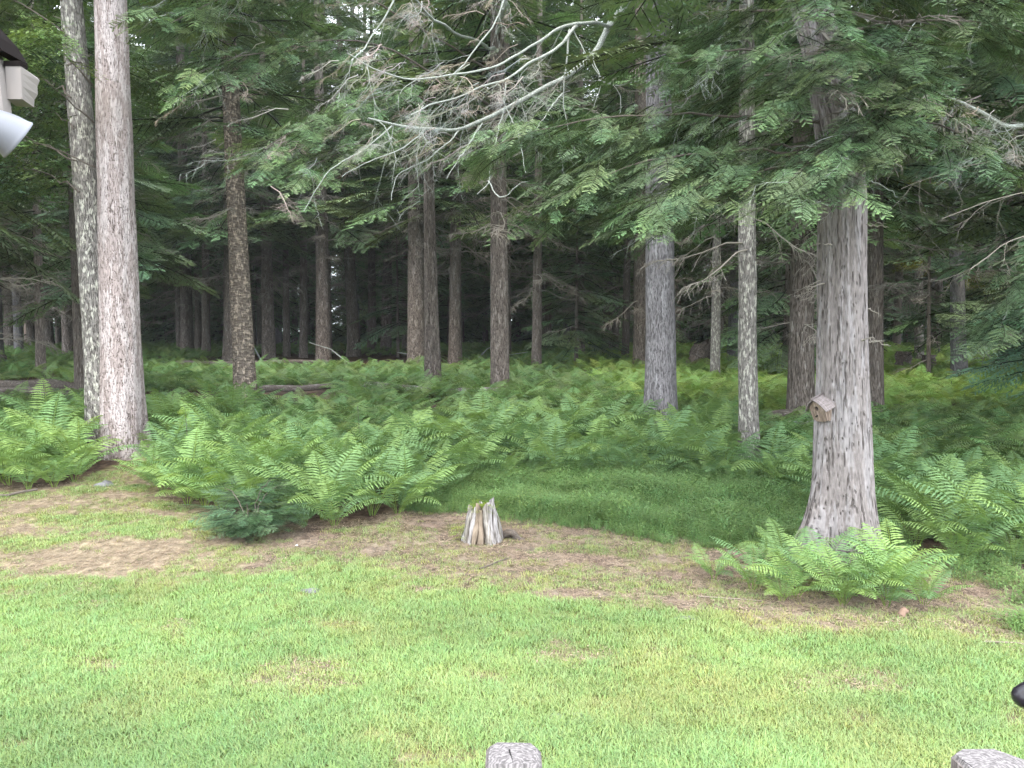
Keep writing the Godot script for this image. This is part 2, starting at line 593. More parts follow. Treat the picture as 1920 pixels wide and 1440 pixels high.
# boughs round a trunk between two heights
func crown(parent: Node3D, lean: Vector2, bend: Vector2, low: float, top: float, reach: float, count: int, dead_from: float, dead_count: int, tone: Color, kinds: Array = boughs) -> void:
	for two in 2:
		var where := []
		var tints := []
		for i in count / 2:
			var f := pow((i + rng.randf()) / (count / 2.0), 1.15)
			var y := lerpf(low, top, f)
			var length := (reach * pow(1.0 - f * 0.93, 0.75)) * rng.randf_range(0.6, 1.15) + 0.25
			var b := Basis(Vector3.UP, rng.randf() * TAU) * Basis(Vector3.RIGHT, rng.randf_range(-0.05, 0.38) - f * 0.25) * Basis(Vector3.BACK, rng.randf_range(-0.35, 0.35))
			where.append(Transform3D(b.scaled_local(Vector3.ONE * length), trunk_at(lean, bend, y)))
			var t := leaf_tint()
			tints.append(Color(t.r * tone.r, t.g * tone.g, t.b * tone.b))
		if where.size():
			scatter("crown", kinds[(rng.randi() + two) % kinds.size()], M.needles, where, tints, parent)
	if dead_count > 0:
		var where := []
		var tints := []
		for i in dead_count * 2:
			var y := rng.randf_range(dead_from, low + 5.0)
			var length := reach * rng.randf_range(0.3, 0.75)
			var b := Basis(Vector3.UP, rng.randf() * TAU) * Basis(Vector3.RIGHT, rng.randf_range(-0.1, 0.5)) * Basis(Vector3.BACK, rng.randf_range(-0.5, 0.5))
			where.append(Transform3D(b.scaled_local(Vector3.ONE * length), trunk_at(lean, bend, y)))
			var e := rng.randf_range(0.6, 1.4)
			tints.append(Color(e, e, e))
		scatter("dead_twigs", bare_boughs[rng.randi() % bare_boughs.size()], M.twig, where, tints, parent)

func hemlock(called: String, x: float, z: float, r: float, tall: float, lean: Vector2, low: float, reach: float, count: int, dead: int, mat: Material, label: String, group := "", o := {}) -> Node3D:
	var t := thing(called, on_ground(x, z), label, "tree", group)
	var bend: Vector2 = o.get("bend", Vector2.ZERO)
	part("trunk", trunk_mesh(r, tall, lean, bend, o.merged({"seed": x * 3.1 + z})), mat, t)
	crown(t, lean, bend, low, tall * 0.98, reach, count, float(o.get("dead_from", low - 2.2)), dead, o.get("tone", Color(1, 1, 1)), o.get("boughs", boughs))
	return t

# a branch of a tree through points given in the scene; the branch is a part, its twigs and needles are sub-parts
func limb(tree: Node3D, called: String, pts: Array, r0: float, r1: float, mat: Material, wiggle := 0.0, parent: Node3D = null) -> MeshInstance3D:
	var curve := Curve3D.new()
	for i in pts.size():
		var tin: Vector3 = (pts[mini(i + 1, pts.size() - 1)] - pts[maxi(i - 1, 0)]) / 6.0
		curve.add_point(pts[i] - tree.position, -tin, tin)
	var n := maxi(6, pts.size() * 4)
	var list := []
	var rad := []
	for i in n + 1:
		var t := float(i) / n
		var p := curve.sample_baked(t * curve.get_baked_length(), true)
		p += wiggle * Vector3(fine.get_noise_2d(t * 260.0, pts[0].x * 100.0), fine.get_noise_2d(t * 260.0, 500.0 + pts[0].y * 100.0), fine.get_noise_2d(t * 260.0, 900.0)) * (0.0 if i == 0 else 1.0)
		list.append(p)
		rad.append(lerpf(r0, r1, pow(t, 0.8)) * (1.0 + 0.25 * fine.get_noise_1d(t * 900.0 + pts[0].x * 77.0)))
	var s := Shape.new()
	s.tube(list, rad, 8 if r0 > 0.02 else 5, 0.9)
	var o := part(called, s.mesh(), mat, parent if parent else tree)
	o.set_meta("line", list)
	return o

# crooked dead twigs growing from a branch, all of one branch in one mesh
func twigs_from(branch: MeshInstance3D, count: int, long: float, down: float, mat: Material, from := 0.1, thick := 0.0046) -> void:
	var list: Array = branch.get_meta("line")
	var s := Shape.new()
	for i in count:
		var f := rng.randf_range(from, 1.0) * (list.size() - 1.001)
		var p: Vector3 = list[int(f)].lerp(list[int(f) + 1], f - int(f))
		var d := Vector3(rng.randf_range(-1.1, 0.6), rng.randf_range(-1.0, 0.35) - down, rng.randf_range(-0.7, 0.7)).normalized()
		crooked(s, p, d, long * rng.randf_range(0.35, 1.1), thick * rng.randf_range(0.65, 1.3), 2)
	part("twigs", s.mesh(), mat, branch, true)

func crooked(s: Shape, p: Vector3, d: Vector3, long: float, r: float, depth: int) -> void:
	var pts := [p]
	var rad := [r]
	var n := 5
	for i in n:
		d = (d + Vector3(rng.randf_range(-.24, .24), rng.randf_range(-.26, .18), rng.randf_range(-.24, .24))).normalized()
		p += d * long / n
		pts.append(p)
		rad.append(r * (1.0 - 0.8 * (i + 1.0) / n))
		if depth > 0 and rng.randf() < 0.75:
			crooked(s, p, (d + Vector3(rng.randf_range(-.9, .9), rng.randf_range(-.8, .5), rng.randf_range(-.7, .7))).normalized(), long * rng.randf_range(0.3, 0.6), r * 0.55, depth - 1)
	s.tube(pts, rad, 4, 0.9)

# green sprays along the outer part of a branch
func clothe(branch: MeshInstance3D, count: int, size: float, from: float, mat: Material, tone := Color(1, 1, 1), meshes: Array = sprays, droop := 0.25, called := "foliage") -> void:
	var list: Array = branch.get_meta("line")
	var dir: Vector3 = (list[-1] - list[0]).normalized()
	for two in 2:
		var where := []
		var tints := []
		for i in count:
			var f := lerpf(from, 1.0, pow(rng.randf(), 0.8)) * (list.size() - 1.001)
			var p: Vector3 = list[int(f)].lerp(list[int(f) + 1], f - int(f))
			var flat := atan2(dir.x, dir.z) + rng.randf_range(-1.15, 1.15)
			var b := Basis(Vector3.UP, flat) * Basis(Vector3.RIGHT, rng.randf_range(-0.1, 0.4) + droop) * Basis(Vector3.BACK, rng.randf_range(-0.4, 0.4))
			p += Vector3(rng.randf_range(-0.3, 0.3), rng.randf_range(-0.3, 0.2), rng.randf_range(-0.3, 0.3)) * size
			where.append(Transform3D(b.scaled_local(Vector3.ONE * size * rng.randf_range(0.4, 0.95)), p))
			var t := leaf_tint(0.2)
			tints.append(Color(t.r * tone.r, t.g * tone.g, t.b * tone.b))
		scatter(called, meshes[two % meshes.size()], mat, where, tints, branch)

# ------------------------------------------------------------------ ferns
func make_fern(kind: int) -> Node3D:
	var o := Node3D.new()
	rng.seed = 900 + kind
	var n := rng.randi_range(7, 9)
	for k in n:
		var f := MeshInstance3D.new()
		f.name = "frond"
		f.mesh = fronds[(k + kind) % fronds.size()]
		var a := TAU * (k + rng.randf_range(-.35, .35)) / n
		var b := Basis(Vector3.UP, a) * Basis(Vector3.RIGHT, rng.randf_range(-0.05, 0.4))
		f.transform = Transform3D(b.scaled_local(Vector3.ONE * rng.randf_range(0.7, 1.12)), Vector3(sin(a), 0, cos(a)) * 0.03)
		o.add_child(f, true)
	return o

func plant_fern(x: float, z: float, size: float, mat: String, label: String, group := "") -> void:
	var o: Node3D = fern_prototypes[rng.randi() % fern_prototypes.size()].duplicate()
	o.name = numbered("fern")
	add_child(o)
	o.position = on_ground(x, z, 0.01)
	o.rotation = Vector3(rng.randf_range(-.1, .1), rng.randf() * TAU, rng.randf_range(-.1, .1))
	o.scale = Vector3.ONE * size
	tag(o, label, "fern", group)
	var tones: Array = M[mat]
	for f in o.get_children():
		f.material_override = tones[rng.randi() % tones.size()]
		f.rotate_y(rng.randf_range(-0.25, 0.25))

func V(x: float, y: float, z: float) -> Vector3:
	return Vector3(x, y, z)

# ==================================================================
func _ready() -> void:
	# ---- camera, sky, sun, exposure
	var cam := Camera3D.new()
	cam.name = "camera"
	cam.position = Vector3(0, 2.0, 0)
	cam.rotation = Vector3(-atan(100.0 / 1397.0), 0, 0)
	cam.fov = rad_to_deg(2.0 * atan(720.0 / 1397.0))
	cam.near = 0.05
	cam.far = 600
	add_child(cam)
	cam.current = true
	var sky_look := ProceduralSkyMaterial.new()
	sky_look.sky_top_color = Color(0.94, 0.97, 1.0)
	sky_look.sky_horizon_color = Color(0.74, 0.77, 0.79)
	sky_look.sky_curve = 0.2
	sky_look.ground_bottom_color = Color(0.25, 0.28, 0.2)
	sky_look.ground_horizon_color = Color(0.6, 0.62, 0.6)
	sky_look.sky_energy_multiplier = 1.6
	var sky := Sky.new()
	sky.sky_material = sky_look
	var env := Environment.new()
	env.background_mode = Environment.BG_SKY
	env.sky = sky
	env.tonemap_mode = Environment.TONE_MAPPER_LINEAR
	env.tonemap_exposure = 3.45
	env.fog_enabled = true
	env.fog_density = 0.0005
	env.fog_light_color = Color(0.82, 0.85, 0.85)
	env.sdfgi_enabled = true
	env.ssao_enabled = true
	env.ssil_enabled = true
	var we := WorldEnvironment.new()
	we.name = "surroundings"
	we.environment = env
	add_child(we)
	var sun := DirectionalLight3D.new()
	sun.name = "sun"
	sun.light_color = Color(1.0, 0.97, 0.92)
	sun.light_energy = 0.45
	sun.light_angular_distance = 25.0
	sun.shadow_enabled = true
	sun.rotation = Vector3(deg_to_rad(-62), deg_to_rad(-22), 0)
	add_child(sun)

	soft.seed = 11
	soft.frequency = 0.05
	soft.fractal_octaves = 3
	fine.seed = 23
	fine.frequency = 0.02
	fine.fractal_octaves = 2
	rng.seed = 42

	# ---- materials
	M.maple_bark = bark(1, Color(0.331, 0.285, 0.267), Color(0.543, 0.497, 0.488), Color(0.607, 0.570, 0.566), {"around": 11.0, "run": 3.2, "patches": 0.5, "width": 0.075, "tall": 1.2, "bump": 5.0})
	M.lichen_bark = bark(2, Color(0.30, 0.285, 0.27), Color(0.47, 0.45, 0.435), Color(0.65, 0.64, 0.60), {"around": 6.0, "run": 4.0, "patches": 0.38, "width": 0.16, "tall": 7.0, "bump": 6.0})
	M.birch_bark = bark(3, Color(0.31, 0.275, 0.25), Color(0.47, 0.43, 0.395), Color(0.66, 0.60, 0.54), {"around": 3.0, "run": 3.0, "across": 0.75, "patches": 0.36, "tall": 7.0, "bump": 6.0})
	M.hemlock_bark = bark(4, Color(0.29, 0.265, 0.255), Color(0.445, 0.418, 0.413), Color(0.48, 0.46, 0.462), {"around": 7.0, "run": 0.8, "patches": 0.42, "width": 0.06, "tall": 1.0, "bump": 6.0})
	M.grey_bark = bark(5, Color(0.31, 0.30, 0.305), Color(0.445, 0.43, 0.44), Color(0.52, 0.51, 0.52), {"around": 6.0, "run": 2.4, "patches": 0.34, "width": 0.12, "tall": 1.5, "bump": 5.0})
	M.brown_bark = bark(6, Color(0.25, 0.225, 0.208), Color(0.435, 0.397, 0.375), Color(0.535, 0.50, 0.48), {"around": 8.0, "run": 3.0, "patches": 0.3, "width": 0.16, "tall": 2.0, "bump": 8.0})
	M.dark_bark = bark(7, Color(0.25, 0.225, 0.205), Color(0.42, 0.385, 0.36), Color(0.53, 0.505, 0.485), {"around": 8.0, "run": 2.0, "patches": 0.16, "width": 0.2, "tall": 2.0, "bump": 8.0})
	M.lichen_wood = bark(8, Color(0.347, 0.336, 0.314), Color(0.582, 0.594, 0.571), Color(0.750, 0.784, 0.762), {"around": 2.5, "run": 9.0, "patches": 0.46, "width": 0.25, "tall": 9.0, "bump": 3.0})
	M.old_stick = matt(Color(0.17, 0.14, 0.115))
	M.needles = green(Color(0.140, 0.212, 0.122), 0.55)
	M.leaves = green(Color(0.105, 0.165, 0.075), 0.7, 0.5)
	M.yellow_leaves = green(Color(0.17, 0.19, 0.03), 0.9, 0.5)
	M.shrub_needles = green(Color(0.105, 0.18, 0.105), 0.5, 0.5)
	M.cover = green(Color(0.15, 0.25, 0.095), 0.8)
	M.grass = green(Color(0.225, 0.335, 0.140), 0.8)
	M.carpet = green(Color(0.155, 0.25, 0.10), 0.8)
	M.moss = green(Color(0.10, 0.11, 0.02), 0.3, 0.9)
	M.vine = green(Color(0.22, 0.30, 0.06), 0.7)
	M.fern_bright = [green(Color(0.215, 0.335, 0.115), 0.8), green(Color(0.175, 0.295, 0.12), 0.8), green(Color(0.235, 0.345, 0.11), 0.8), green(Color(0.20, 0.32, 0.115), 0.8)]
	M.fern_mid = [green(Color(0.155, 0.255, 0.105), 0.8), green(Color(0.135, 0.235, 0.105), 0.8), green(Color(0.175, 0.275, 0.10), 0.8), green(Color(0.15, 0.25, 0.112), 0.8), green(Color(0.195, 0.295, 0.10), 0.8)]
	var tw := matt(Color(0.23, 0.205, 0.175), 0.95)
	tw.vertex_color_use_as_albedo = true
	M.twig = tw
	var pt := matt(Color(0.25, 0.245, 0.23), 0.95)
	pt.vertex_color_use_as_albedo = true
	M.pale_twig = pt
	var lt := matt(Color(1, 1, 1), 0.95)
	lt.vertex_color_use_as_albedo = true
	M.flakes = lt

	# ---- ground: one sheet to the horizon
	var g := Shape.new()
	var xs := []
	var zs := []
	var q := -7.0
	while q <= 7.0:
		xs.append(q)
		q += 0.07
	var step := 0.1
	while xs[-1] < 220.0:
		xs.append(xs[-1] + step)
		xs.push_front(xs[0] - step)
		step *= 1.22
	q = -3.0
	while q < 10.0:
		zs.append(q)
		q += 0.07 if q > 2.0 else 0.2
	step = 0.1
	while zs[-1] < 260.0:
		zs.append(zs[-1] + step)
		step *= 1.12
	for z in zs:
		for x in xs:
			var y := ground(x, -z)
			var nx := ground(x + 0.1, -z) - y
			var nz := ground(x, -z + 0.1) - y
			var wet := soft.get_noise_2d(x * 30.0, z * 30.0)
			var litter := Color(0.19, 0.145, 0.122).lerp(Color(0.255, 0.21, 0.172), smoothstep(-0.3, 0.4, wet))
			if x < -2.2:
				litter = litter.lerp(Color(0.37, 0.31, 0.215), 0.7)
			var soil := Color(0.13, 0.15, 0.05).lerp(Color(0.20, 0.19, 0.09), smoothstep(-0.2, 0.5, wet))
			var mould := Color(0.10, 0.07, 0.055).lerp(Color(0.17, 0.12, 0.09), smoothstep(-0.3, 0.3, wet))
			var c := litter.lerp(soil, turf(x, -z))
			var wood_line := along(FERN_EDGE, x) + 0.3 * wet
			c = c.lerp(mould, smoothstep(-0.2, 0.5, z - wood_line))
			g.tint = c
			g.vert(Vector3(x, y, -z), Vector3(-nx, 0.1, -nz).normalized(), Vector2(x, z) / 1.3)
	var cols := xs.size()
	for j in zs.size() - 1:
		for i in cols - 1:
			var k := j * cols + i
			g.idx.append_array([k, k + 1, k + cols, k + 1, k + cols + 1, k + cols])
	var earth := StandardMaterial3D.new()
	earth.vertex_color_use_as_albedo = true
	earth.albedo_texture = litter_texture()
	earth.roughness = 0.97
	earth.metallic_specular = 0.15
	var gr := part("ground", g.mesh(), earth, self)
	tag(gr, "ground of lawn soil, fallen needles and dark woodland mould", "ground", "", "structure")

	# ---- foliage prototypes
	for i in 4:
		boughs.append(make_bough(14, 9, 0.0072, 0.2, 0.16, 100 + i, 0.085))
	for i in 2:
		coarse_boughs.append(make_bough(11, 6, 0.013, 0.1, 0.08, 720 + i))
	for i in 3:
		bare_boughs.append(make_bare_bough(200 + i))
	for i in 2:
		sprays.append(make_bough(17, 20, 0.0034, 0.04, 0.08, 300 + i, 0.030))
	for i in 2:
		leaf_sprays.append(make_leaf_spray(400 + i))
	for i in 5:
		fronds.append(make_frond([1.0, 1.3, 1.55, 1.15, 1.75][i], [-0.5, 0.4, 0.1, 0.6, -0.3][i], 20, 500 + i))
	for i in 5:
		fern_prototypes.append(make_fern(i))

	# ---- the trees that stand out, from left to right
	rng.seed = 7
	trees()
	rng.seed = 8
	far_trees()
	rng.seed = 9
	house_corner()
	rng.seed = 10
	ferns()
	rng.seed = 12
	lawn()
	rng.seed = 13
	small_things()
	for f in fern_prototypes:
		f.free()

func trees() -> void:
	# twin maple
	var tw := thing("maple_tree", on_ground(-5.41, -10.3), "big pale twin-trunked tree at left, its two trunks joined at a mossy foot", "tree")
	var a := part("trunk", trunk_mesh(0.272, 17.0, Vector2(0.012, 0.01), Vector2.ZERO, {"sides": 56, "rings": 130, "flare": 0.42, "ridge": 0.02, "seed": 2.0, "foot": 0.6}), M.maple_bark, tw)
	a.set_meta("label", "straight front trunk with smooth pinkish grey bark")
	var b := part("trunk", trunk_mesh(0.235, 11.5, Vector2(-0.05, -0.005), Vector2.ZERO, {"sides": 44, "rings": 110, "flare": 0.45, "ridge": 0.015, "seed": 5.0, "foot": 0.7}), M.lichen_bark, tw)
	b.position = Vector3(-0.36, 0.0, -0.3)
	b.set_meta("label", "leaning rear trunk blotched with pale lichen")
	var mw := []
	var mt := []
	for i in 420:
		var an := rng.randf() * TAU
		var hh := 0.55 * pow(rng.randf(), 1.8)
		var rr := 0.30 + 0.20 * exp(-hh / 0.5)
		if fine.get_noise_2d(an * 60.0, hh * 90.0) < -0.05:
			continue
		mw.append(Transform3D(Basis(Vector3(rng.randf(), rng.randf(), rng.randf()).normalized(), rng.randf() * TAU).scaled(Vector3.ONE * rng.randf_range(0.03, 0.06)), Vector3(cos(an) * rr, hh, sin(an) * rr)))
		mt.append(leaf_tint())
	scatter("moss", sprays[0], M.moss, mw, mt, tw)
	for e in [[V(-5.65, 5.3, -10.3), V(-5.7, 5.6, -9.5), V(-5.35, 5.5, -8.8)], [V(-5.65, 4.8, -10.3), V(-6.0, 5.3, -9.5), V(-5.75, 5.25, -8.8)], [V(-5.6, 4.2, -10.3), V(-6.3, 4.5, -9.6), V(-6.5, 4.4, -8.9)]]:
		var l := limb(tw, "branch", e, 0.014, 0.004, M.dark_bark, 0.03)
		clothe(l, 26, 0.6, 0.35, M.leaves, Color(1.35, 1.35, 1.25), leaf_sprays, 0.1)
	for i in 9:
		var y := 3.6 + i * 0.42
		var base := tw.position + Vector3(-0.3 - 0.05 * y, y, 0.0)
		var an := [-1.9, -1.5, -2.4, -2.0, 2.9, -1.0, -1.7, -2.2, 1.2][i] as float
		var out := Vector3(sin(an), 0.1, cos(an) * 0.9)
		var l := limb(tw, "branch", [base, base + out * 0.7 + Vector3(0, 0.25, 0), base + out * rng.randf_range(1.3, 2.0) + Vector3(0, 0.05, 0.5)], 0.014, 0.004, M.dark_bark, 0.1)
		clothe(l, 26, 0.75, 0.2, M.leaves, Color(1, 1, 1), leaf_sprays, 0.15)
	crown(tw, Vector2(0.01, 0), Vector2.ZERO, 7.9, 17.0, 3.2, 90, 8, 0, Color(1.2, 1.2, 0.8))

	hemlock("hemlock_tree", -8.87, -15.3, 0.12, 13, Vector2(0.0, 0), 4.2, 1.8, 70, 16, M.dark_bark, "slim dark trunk just left behind the pale twin tree")
	hemlock("hemlock_tree", -13.3, -21.0, 0.13, 13, Vector2(0.02, 0), 4.0, 2.2, 80, 22, M.brown_bark, "thin mottled trunk among ferns near the left edge")
	hemlock("hemlock_tree", -16.2, -19.0, 0.2, 15, Vector2(0.02, 0), 3.2, 2.6, 100, 22, M.dark_bark, "dark tree with low boughs at the far left edge")
	hemlock("birch_tree", -5.02, -14.0, 0.205, 16, Vector2(-0.023, 0), 5.2, 2.4, 90, 14, M.birch_bark, "birch with tan peeling bark in cross streaks, right of the twin trunks", "", {"sides": 40, "rings": 90, "flare": 0.25})
	hemlock("hemlock_tree", -13.7, -33.4, 0.19, 18, Vector2(0.02, 0), 5.0, 2.8, 100, 30, M.dark_bark, "narrow dark trunk half way between the twin tree and the birch")
	hemlock("hemlock_tree", -11.3, -29.9, 0.28, 18, Vector2(0.02, 0), 5.0, 2.8, 110, 30, M.dark_bark, "thick dark trunk directly behind the left side of the birch")
	hemlock("hemlock_tree", -10.9, -33.4, 0.30, 18, Vector2(0.0, 0), 5.2, 2.8, 110, 30, M.brown_bark, "first brown trunk to the right of the birch, far back")
	hemlock("hemlock_tree", -10.7, -35.4, 0.17, 17, Vector2(0.01, 0), 5.4, 2.6, 100, 30, M.dark_bark, "slim dark trunk second to the right of the birch, far back")
	hemlock("hemlock_tree", -9.6, -34.3, 0.19, 17, Vector2(0.02, 0), 5.4, 2.6, 100, 26, M.brown_bark, "slender tan trunk left of the thick brown one, far back")
	hemlock("hemlock_tree", -7.55, -29.9, 0.31, 19, Vector2(0.0, 0), 5.6, 3.0, 120, 26, M.brown_bark, "thick reddish brown trunk midway between the birch and the dead snag")
	hemlock("hemlock_tree", -7.5, -35.4, 0.31, 19, Vector2(-0.03, 0), 5.6, 2.8, 110, 30, M.dark_bark, "near-black trunk right of the thick reddish brown one")
	hemlock("hemlock_tree", -7.1, -37.8, 0.23, 18, Vector2(0.01, 0), 5.6, 2.8, 100, 26, M.dark_bark, "dark narrow trunk in a pair left of the big tan trunk, the left one")
	hemlock("hemlock_tree", -6.4, -37.8, 0.28, 18, Vector2(0.03, 0), 5.6, 2.8, 100, 26, M.brown_bark, "dim brown trunk in a pair left of the big tan trunk, the right one")
	hemlock("hemlock_tree", -3.3, -25.9, 0.34, 19, Vector2(0.0, 0), 5.8, 3.0, 120, 26, M.brown_bark, "stout tan trunk close behind the rotten snag on its left", "", {"sides": 28, "rings": 50})
	hemlock("hemlock_tree", -2.03, -26.5, 0.24, 19, Vector2(0.01, 0), 5.6, 3.0, 120, 26, M.brown_bark, "brown trunk close behind the rotten snag on its right")
	for e in [[-14.5, -25.5], [-16.2, -28.5]]:
		hemlock("hemlock_tree", e[0], e[1], 0.18, 26, Vector2.ZERO, 4.2, 3.4, 190, 24, M.dark_bark, "dim dark trunk deep in the wood, left of the birch", "dim dark trunks deep in the wood, left of the birch")
	var t935 := hemlock("hemlock_tree", -0.25, -15.65, 0.205, 18, Vector2(-0.007, 0), 5.6, 3.0, 120, 24, M.brown_bark, "straight pinkish brown trunk in the middle of the picture, a mossy ring at its foot", "", {"sides": 36, "rings": 70, "flare": 0.2})
	hemlock("hemlock_tree", 0.78, -23.7, 0.16, 17, Vector2(0.007, 0), 4.6, 2.6, 110, 30, M.brown_bark, "thin brown trunk right of the straight middle trunk")
	hemlock("hemlock_tree", 3.1, -33.4, 0.17, 18, Vector2(-0.006, 0), 3.4, 3.0, 120, 40, M.brown_bark, "slender olive brown trunk with low twiggy boughs left of the big grey trunk")
	var t1240 := hemlock("hemlock_tree", 2.34, -11.6, 0.245, 18, Vector2(-0.022, 0), 8.6, 2.6, 100, 6, M.grey_bark, "big smooth bluish grey trunk right of centre, flared at its foot", "", {"sides": 44, "rings": 90, "flare": 0.3, "ridge": 0.008, "seed": 3.0})
	hemlock("hemlock_tree", 3.2, -10.0, 0.128, 15, Vector2(-0.026, 0), 4.8, 2.2, 90, 12, M.lichen_bark, "slim ribbed grey trunk between the big grey trunk and the birdhouse tree", "", {"sides": 32, "rings": 80, "ridge": 0.05, "flare": 0.35})
	hemlock("hemlock_tree", 4.72, -12.1, 0.205, 16, Vector2(-0.018, 0), 3.8, 2.6, 110, 20, M.dark_bark, "dark brown trunk just left of the birdhouse, behind it", "", {"sides": 28, "rings": 50})
	hemlock("birch_tree", 12.4, -33.4, 0.11, 15, Vector2(0.0, 0), 6.0, 2.0, 60, 8, M.lichen_bark, "thin pale trunk beside the dark brown trunk left of the birdhouse")
	hemlock("hemlock_tree", 5.95, -12.15, 0.14, 16, Vector2(-0.031, 0), 3.6, 2.6, 110, 14, M.dark_bark, "dark trunk close behind the right side of the birdhouse tree")
	hemlock("birch_tree", 14.5, -26.5, 0.16, 17, Vector2(-0.045, 0), 6.5, 2.2, 70, 10, M.lichen_bark, "patchy pale trunk far back, first to the right of the birdhouse tree")
	hemlock("birch_tree", 11.5, -19.1, 0.19, 17, Vector2(-0.064, 0), 6.0, 2.2, 70, 10, M.grey_bark, "pale grey trunk leaning left, second to the right of the birdhouse tree")
	hemlock("hemlock_sapling", 10.7, -19.1, 0.055, 7, Vector2(-0.03, 0), 1.6, 1.4, 50, 12, M.dark_bark, "dark pole-thin sapling left of the leaning pale grey trunk")
	hemlock("hemlock_tree", 5.3, -19.4, 0.13, 15, Vector2(-0.006, 0), 4.4, 2.4, 100, 20, M.lichen_bark, "slim pale trunk showing high between the branches right of centre")

	# young hemlocks with boughs to the ground
	hemlock("young_hemlock", 9.3, -11.3, 0.13, 10, Vector2(-0.03, 0), 0.9, 2.3, 90, 22, M.dark_bark, "young hemlock at the right edge, its drooping boughs reaching the ferns", "", {"tone": Color(0.85, 1.05, 1.15), "dead_from": 0.8})
	hemlock("young_hemlock", 14.4, -16.6, 0.12, 11, Vector2(0, 0), 1.2, 2.7, 110, 20, M.dark_bark, "young hemlock right of the leaning pale trunk", "", {"tone": Color(0.85, 1.0, 1.05), "dead_from": 1})
	hemlock("young_hemlock", 13.5, -20.5, 0.12, 11, Vector2(0, 0), 1.2, 3.0, 120, 20, M.dark_bark, "dark young hemlock far right, beyond the leaning pale trunk", "", {"dead_from": 1})
	hemlock("young_hemlock", 7.9, -21.5, 0.10, 9, Vector2(0, 0), 1.0, 2.4, 110, 20, M.dark_bark, "young hemlock filling the gap right behind the dark brown trunk", "", {"dead_from": 1})
	hemlock("young_hemlock", 2.2, -25.5, 0.07, 7, Vector2(0, 0), 0.9, 1.9, 90, 14, M.dark_bark, "young hemlock with lacy low boughs left of the big grey trunk", "", {"dead_from": 1})
	hemlock("young_hemlock", -5.2, -34.0, 0.07, 7, Vector2(0, 0), 1.4, 1.9, 80, 14, M.dark_bark, "small dim hemlock deep in the wood left of the tan trunk", "", {"dead_from": 1})
	hemlock("young_hemlock", -9.2, -17.6, 0.09, 8, Vector2(0, 0), 2.6, 2.2, 90, 20, M.dark_bark, "dark young hemlock between the twin tree and the birch", "", {"dead_from": 1.6})

	# the big lichen-grown dead branch of the grey tree and its forks
	var main := limb(t1240, "dead_branch", [V(2.2, 7.73, -11.6), V(1.86, 7.24, -12.24), V(1.52, 6.72, -11.87), V(1.2, 6.11, -11.51), V(0.82, 5.72, -11.15), V(0.38, 5.38, -10.78), V(-0.04, 5.05, -10.42), V(-0.39, 4.77, -10.05), V(-0.68, 4.56, -9.69), V(-1.05, 4.48, -9.33), V(-1.38, 4.43, -8.96), V(-1.62, 4.39, -8.6)], 0.066, 0.012, M.lichen_wood, 0.02)
	main.set_meta("label", "thick pale lichen-covered dead branch sweeping down to the left")
	var second := limb(t1240, "dead_branch", [V(1.5, 6.66, -11.8), V(1.12, 6.43, -11.09), V(0.71, 6.25, -10.78), V(0.36, 5.93, -10.47), V(0.0, 5.6, -10.16), V(-0.48, 5.32, -9.84), V(-1.0, 5.14, -9.53), V(-1.38, 5.05, -9.22), V(-1.61, 5.03, -8.91), V(-1.85, 5.1, -8.6)], 0.029, 0.007, M.lichen_wood, 0.025)
	var third := limb(t1240, "dead_branch", [V(0.95, 6.37, -11.0), V(0.82, 6.14, -10.72), V(0.65, 5.88, -10.45), V(0.28, 5.57, -10.18), V(-0.07, 5.24, -9.9), V(-0.4, 5.05, -9.62), V(-0.72, 4.83, -9.35), V(-1.01, 4.66, -9.08), V(-1.17, 4.49, -8.8)], 0.028, 0.006, M.lichen_wood, 0.025)
	for e in [[main, 15, 1.0], [second, 9, 0.9], [third, 9, 0.9]]:
		twigs_from(e[0], e[1], e[2], 0.5, M.lichen_wood, 0.25)
		clothe(e[0], 12, 0.85, 0.35, M.pale_twig, Color(1, 1, 1), bare_boughs, 0.35, "dead_twigs")
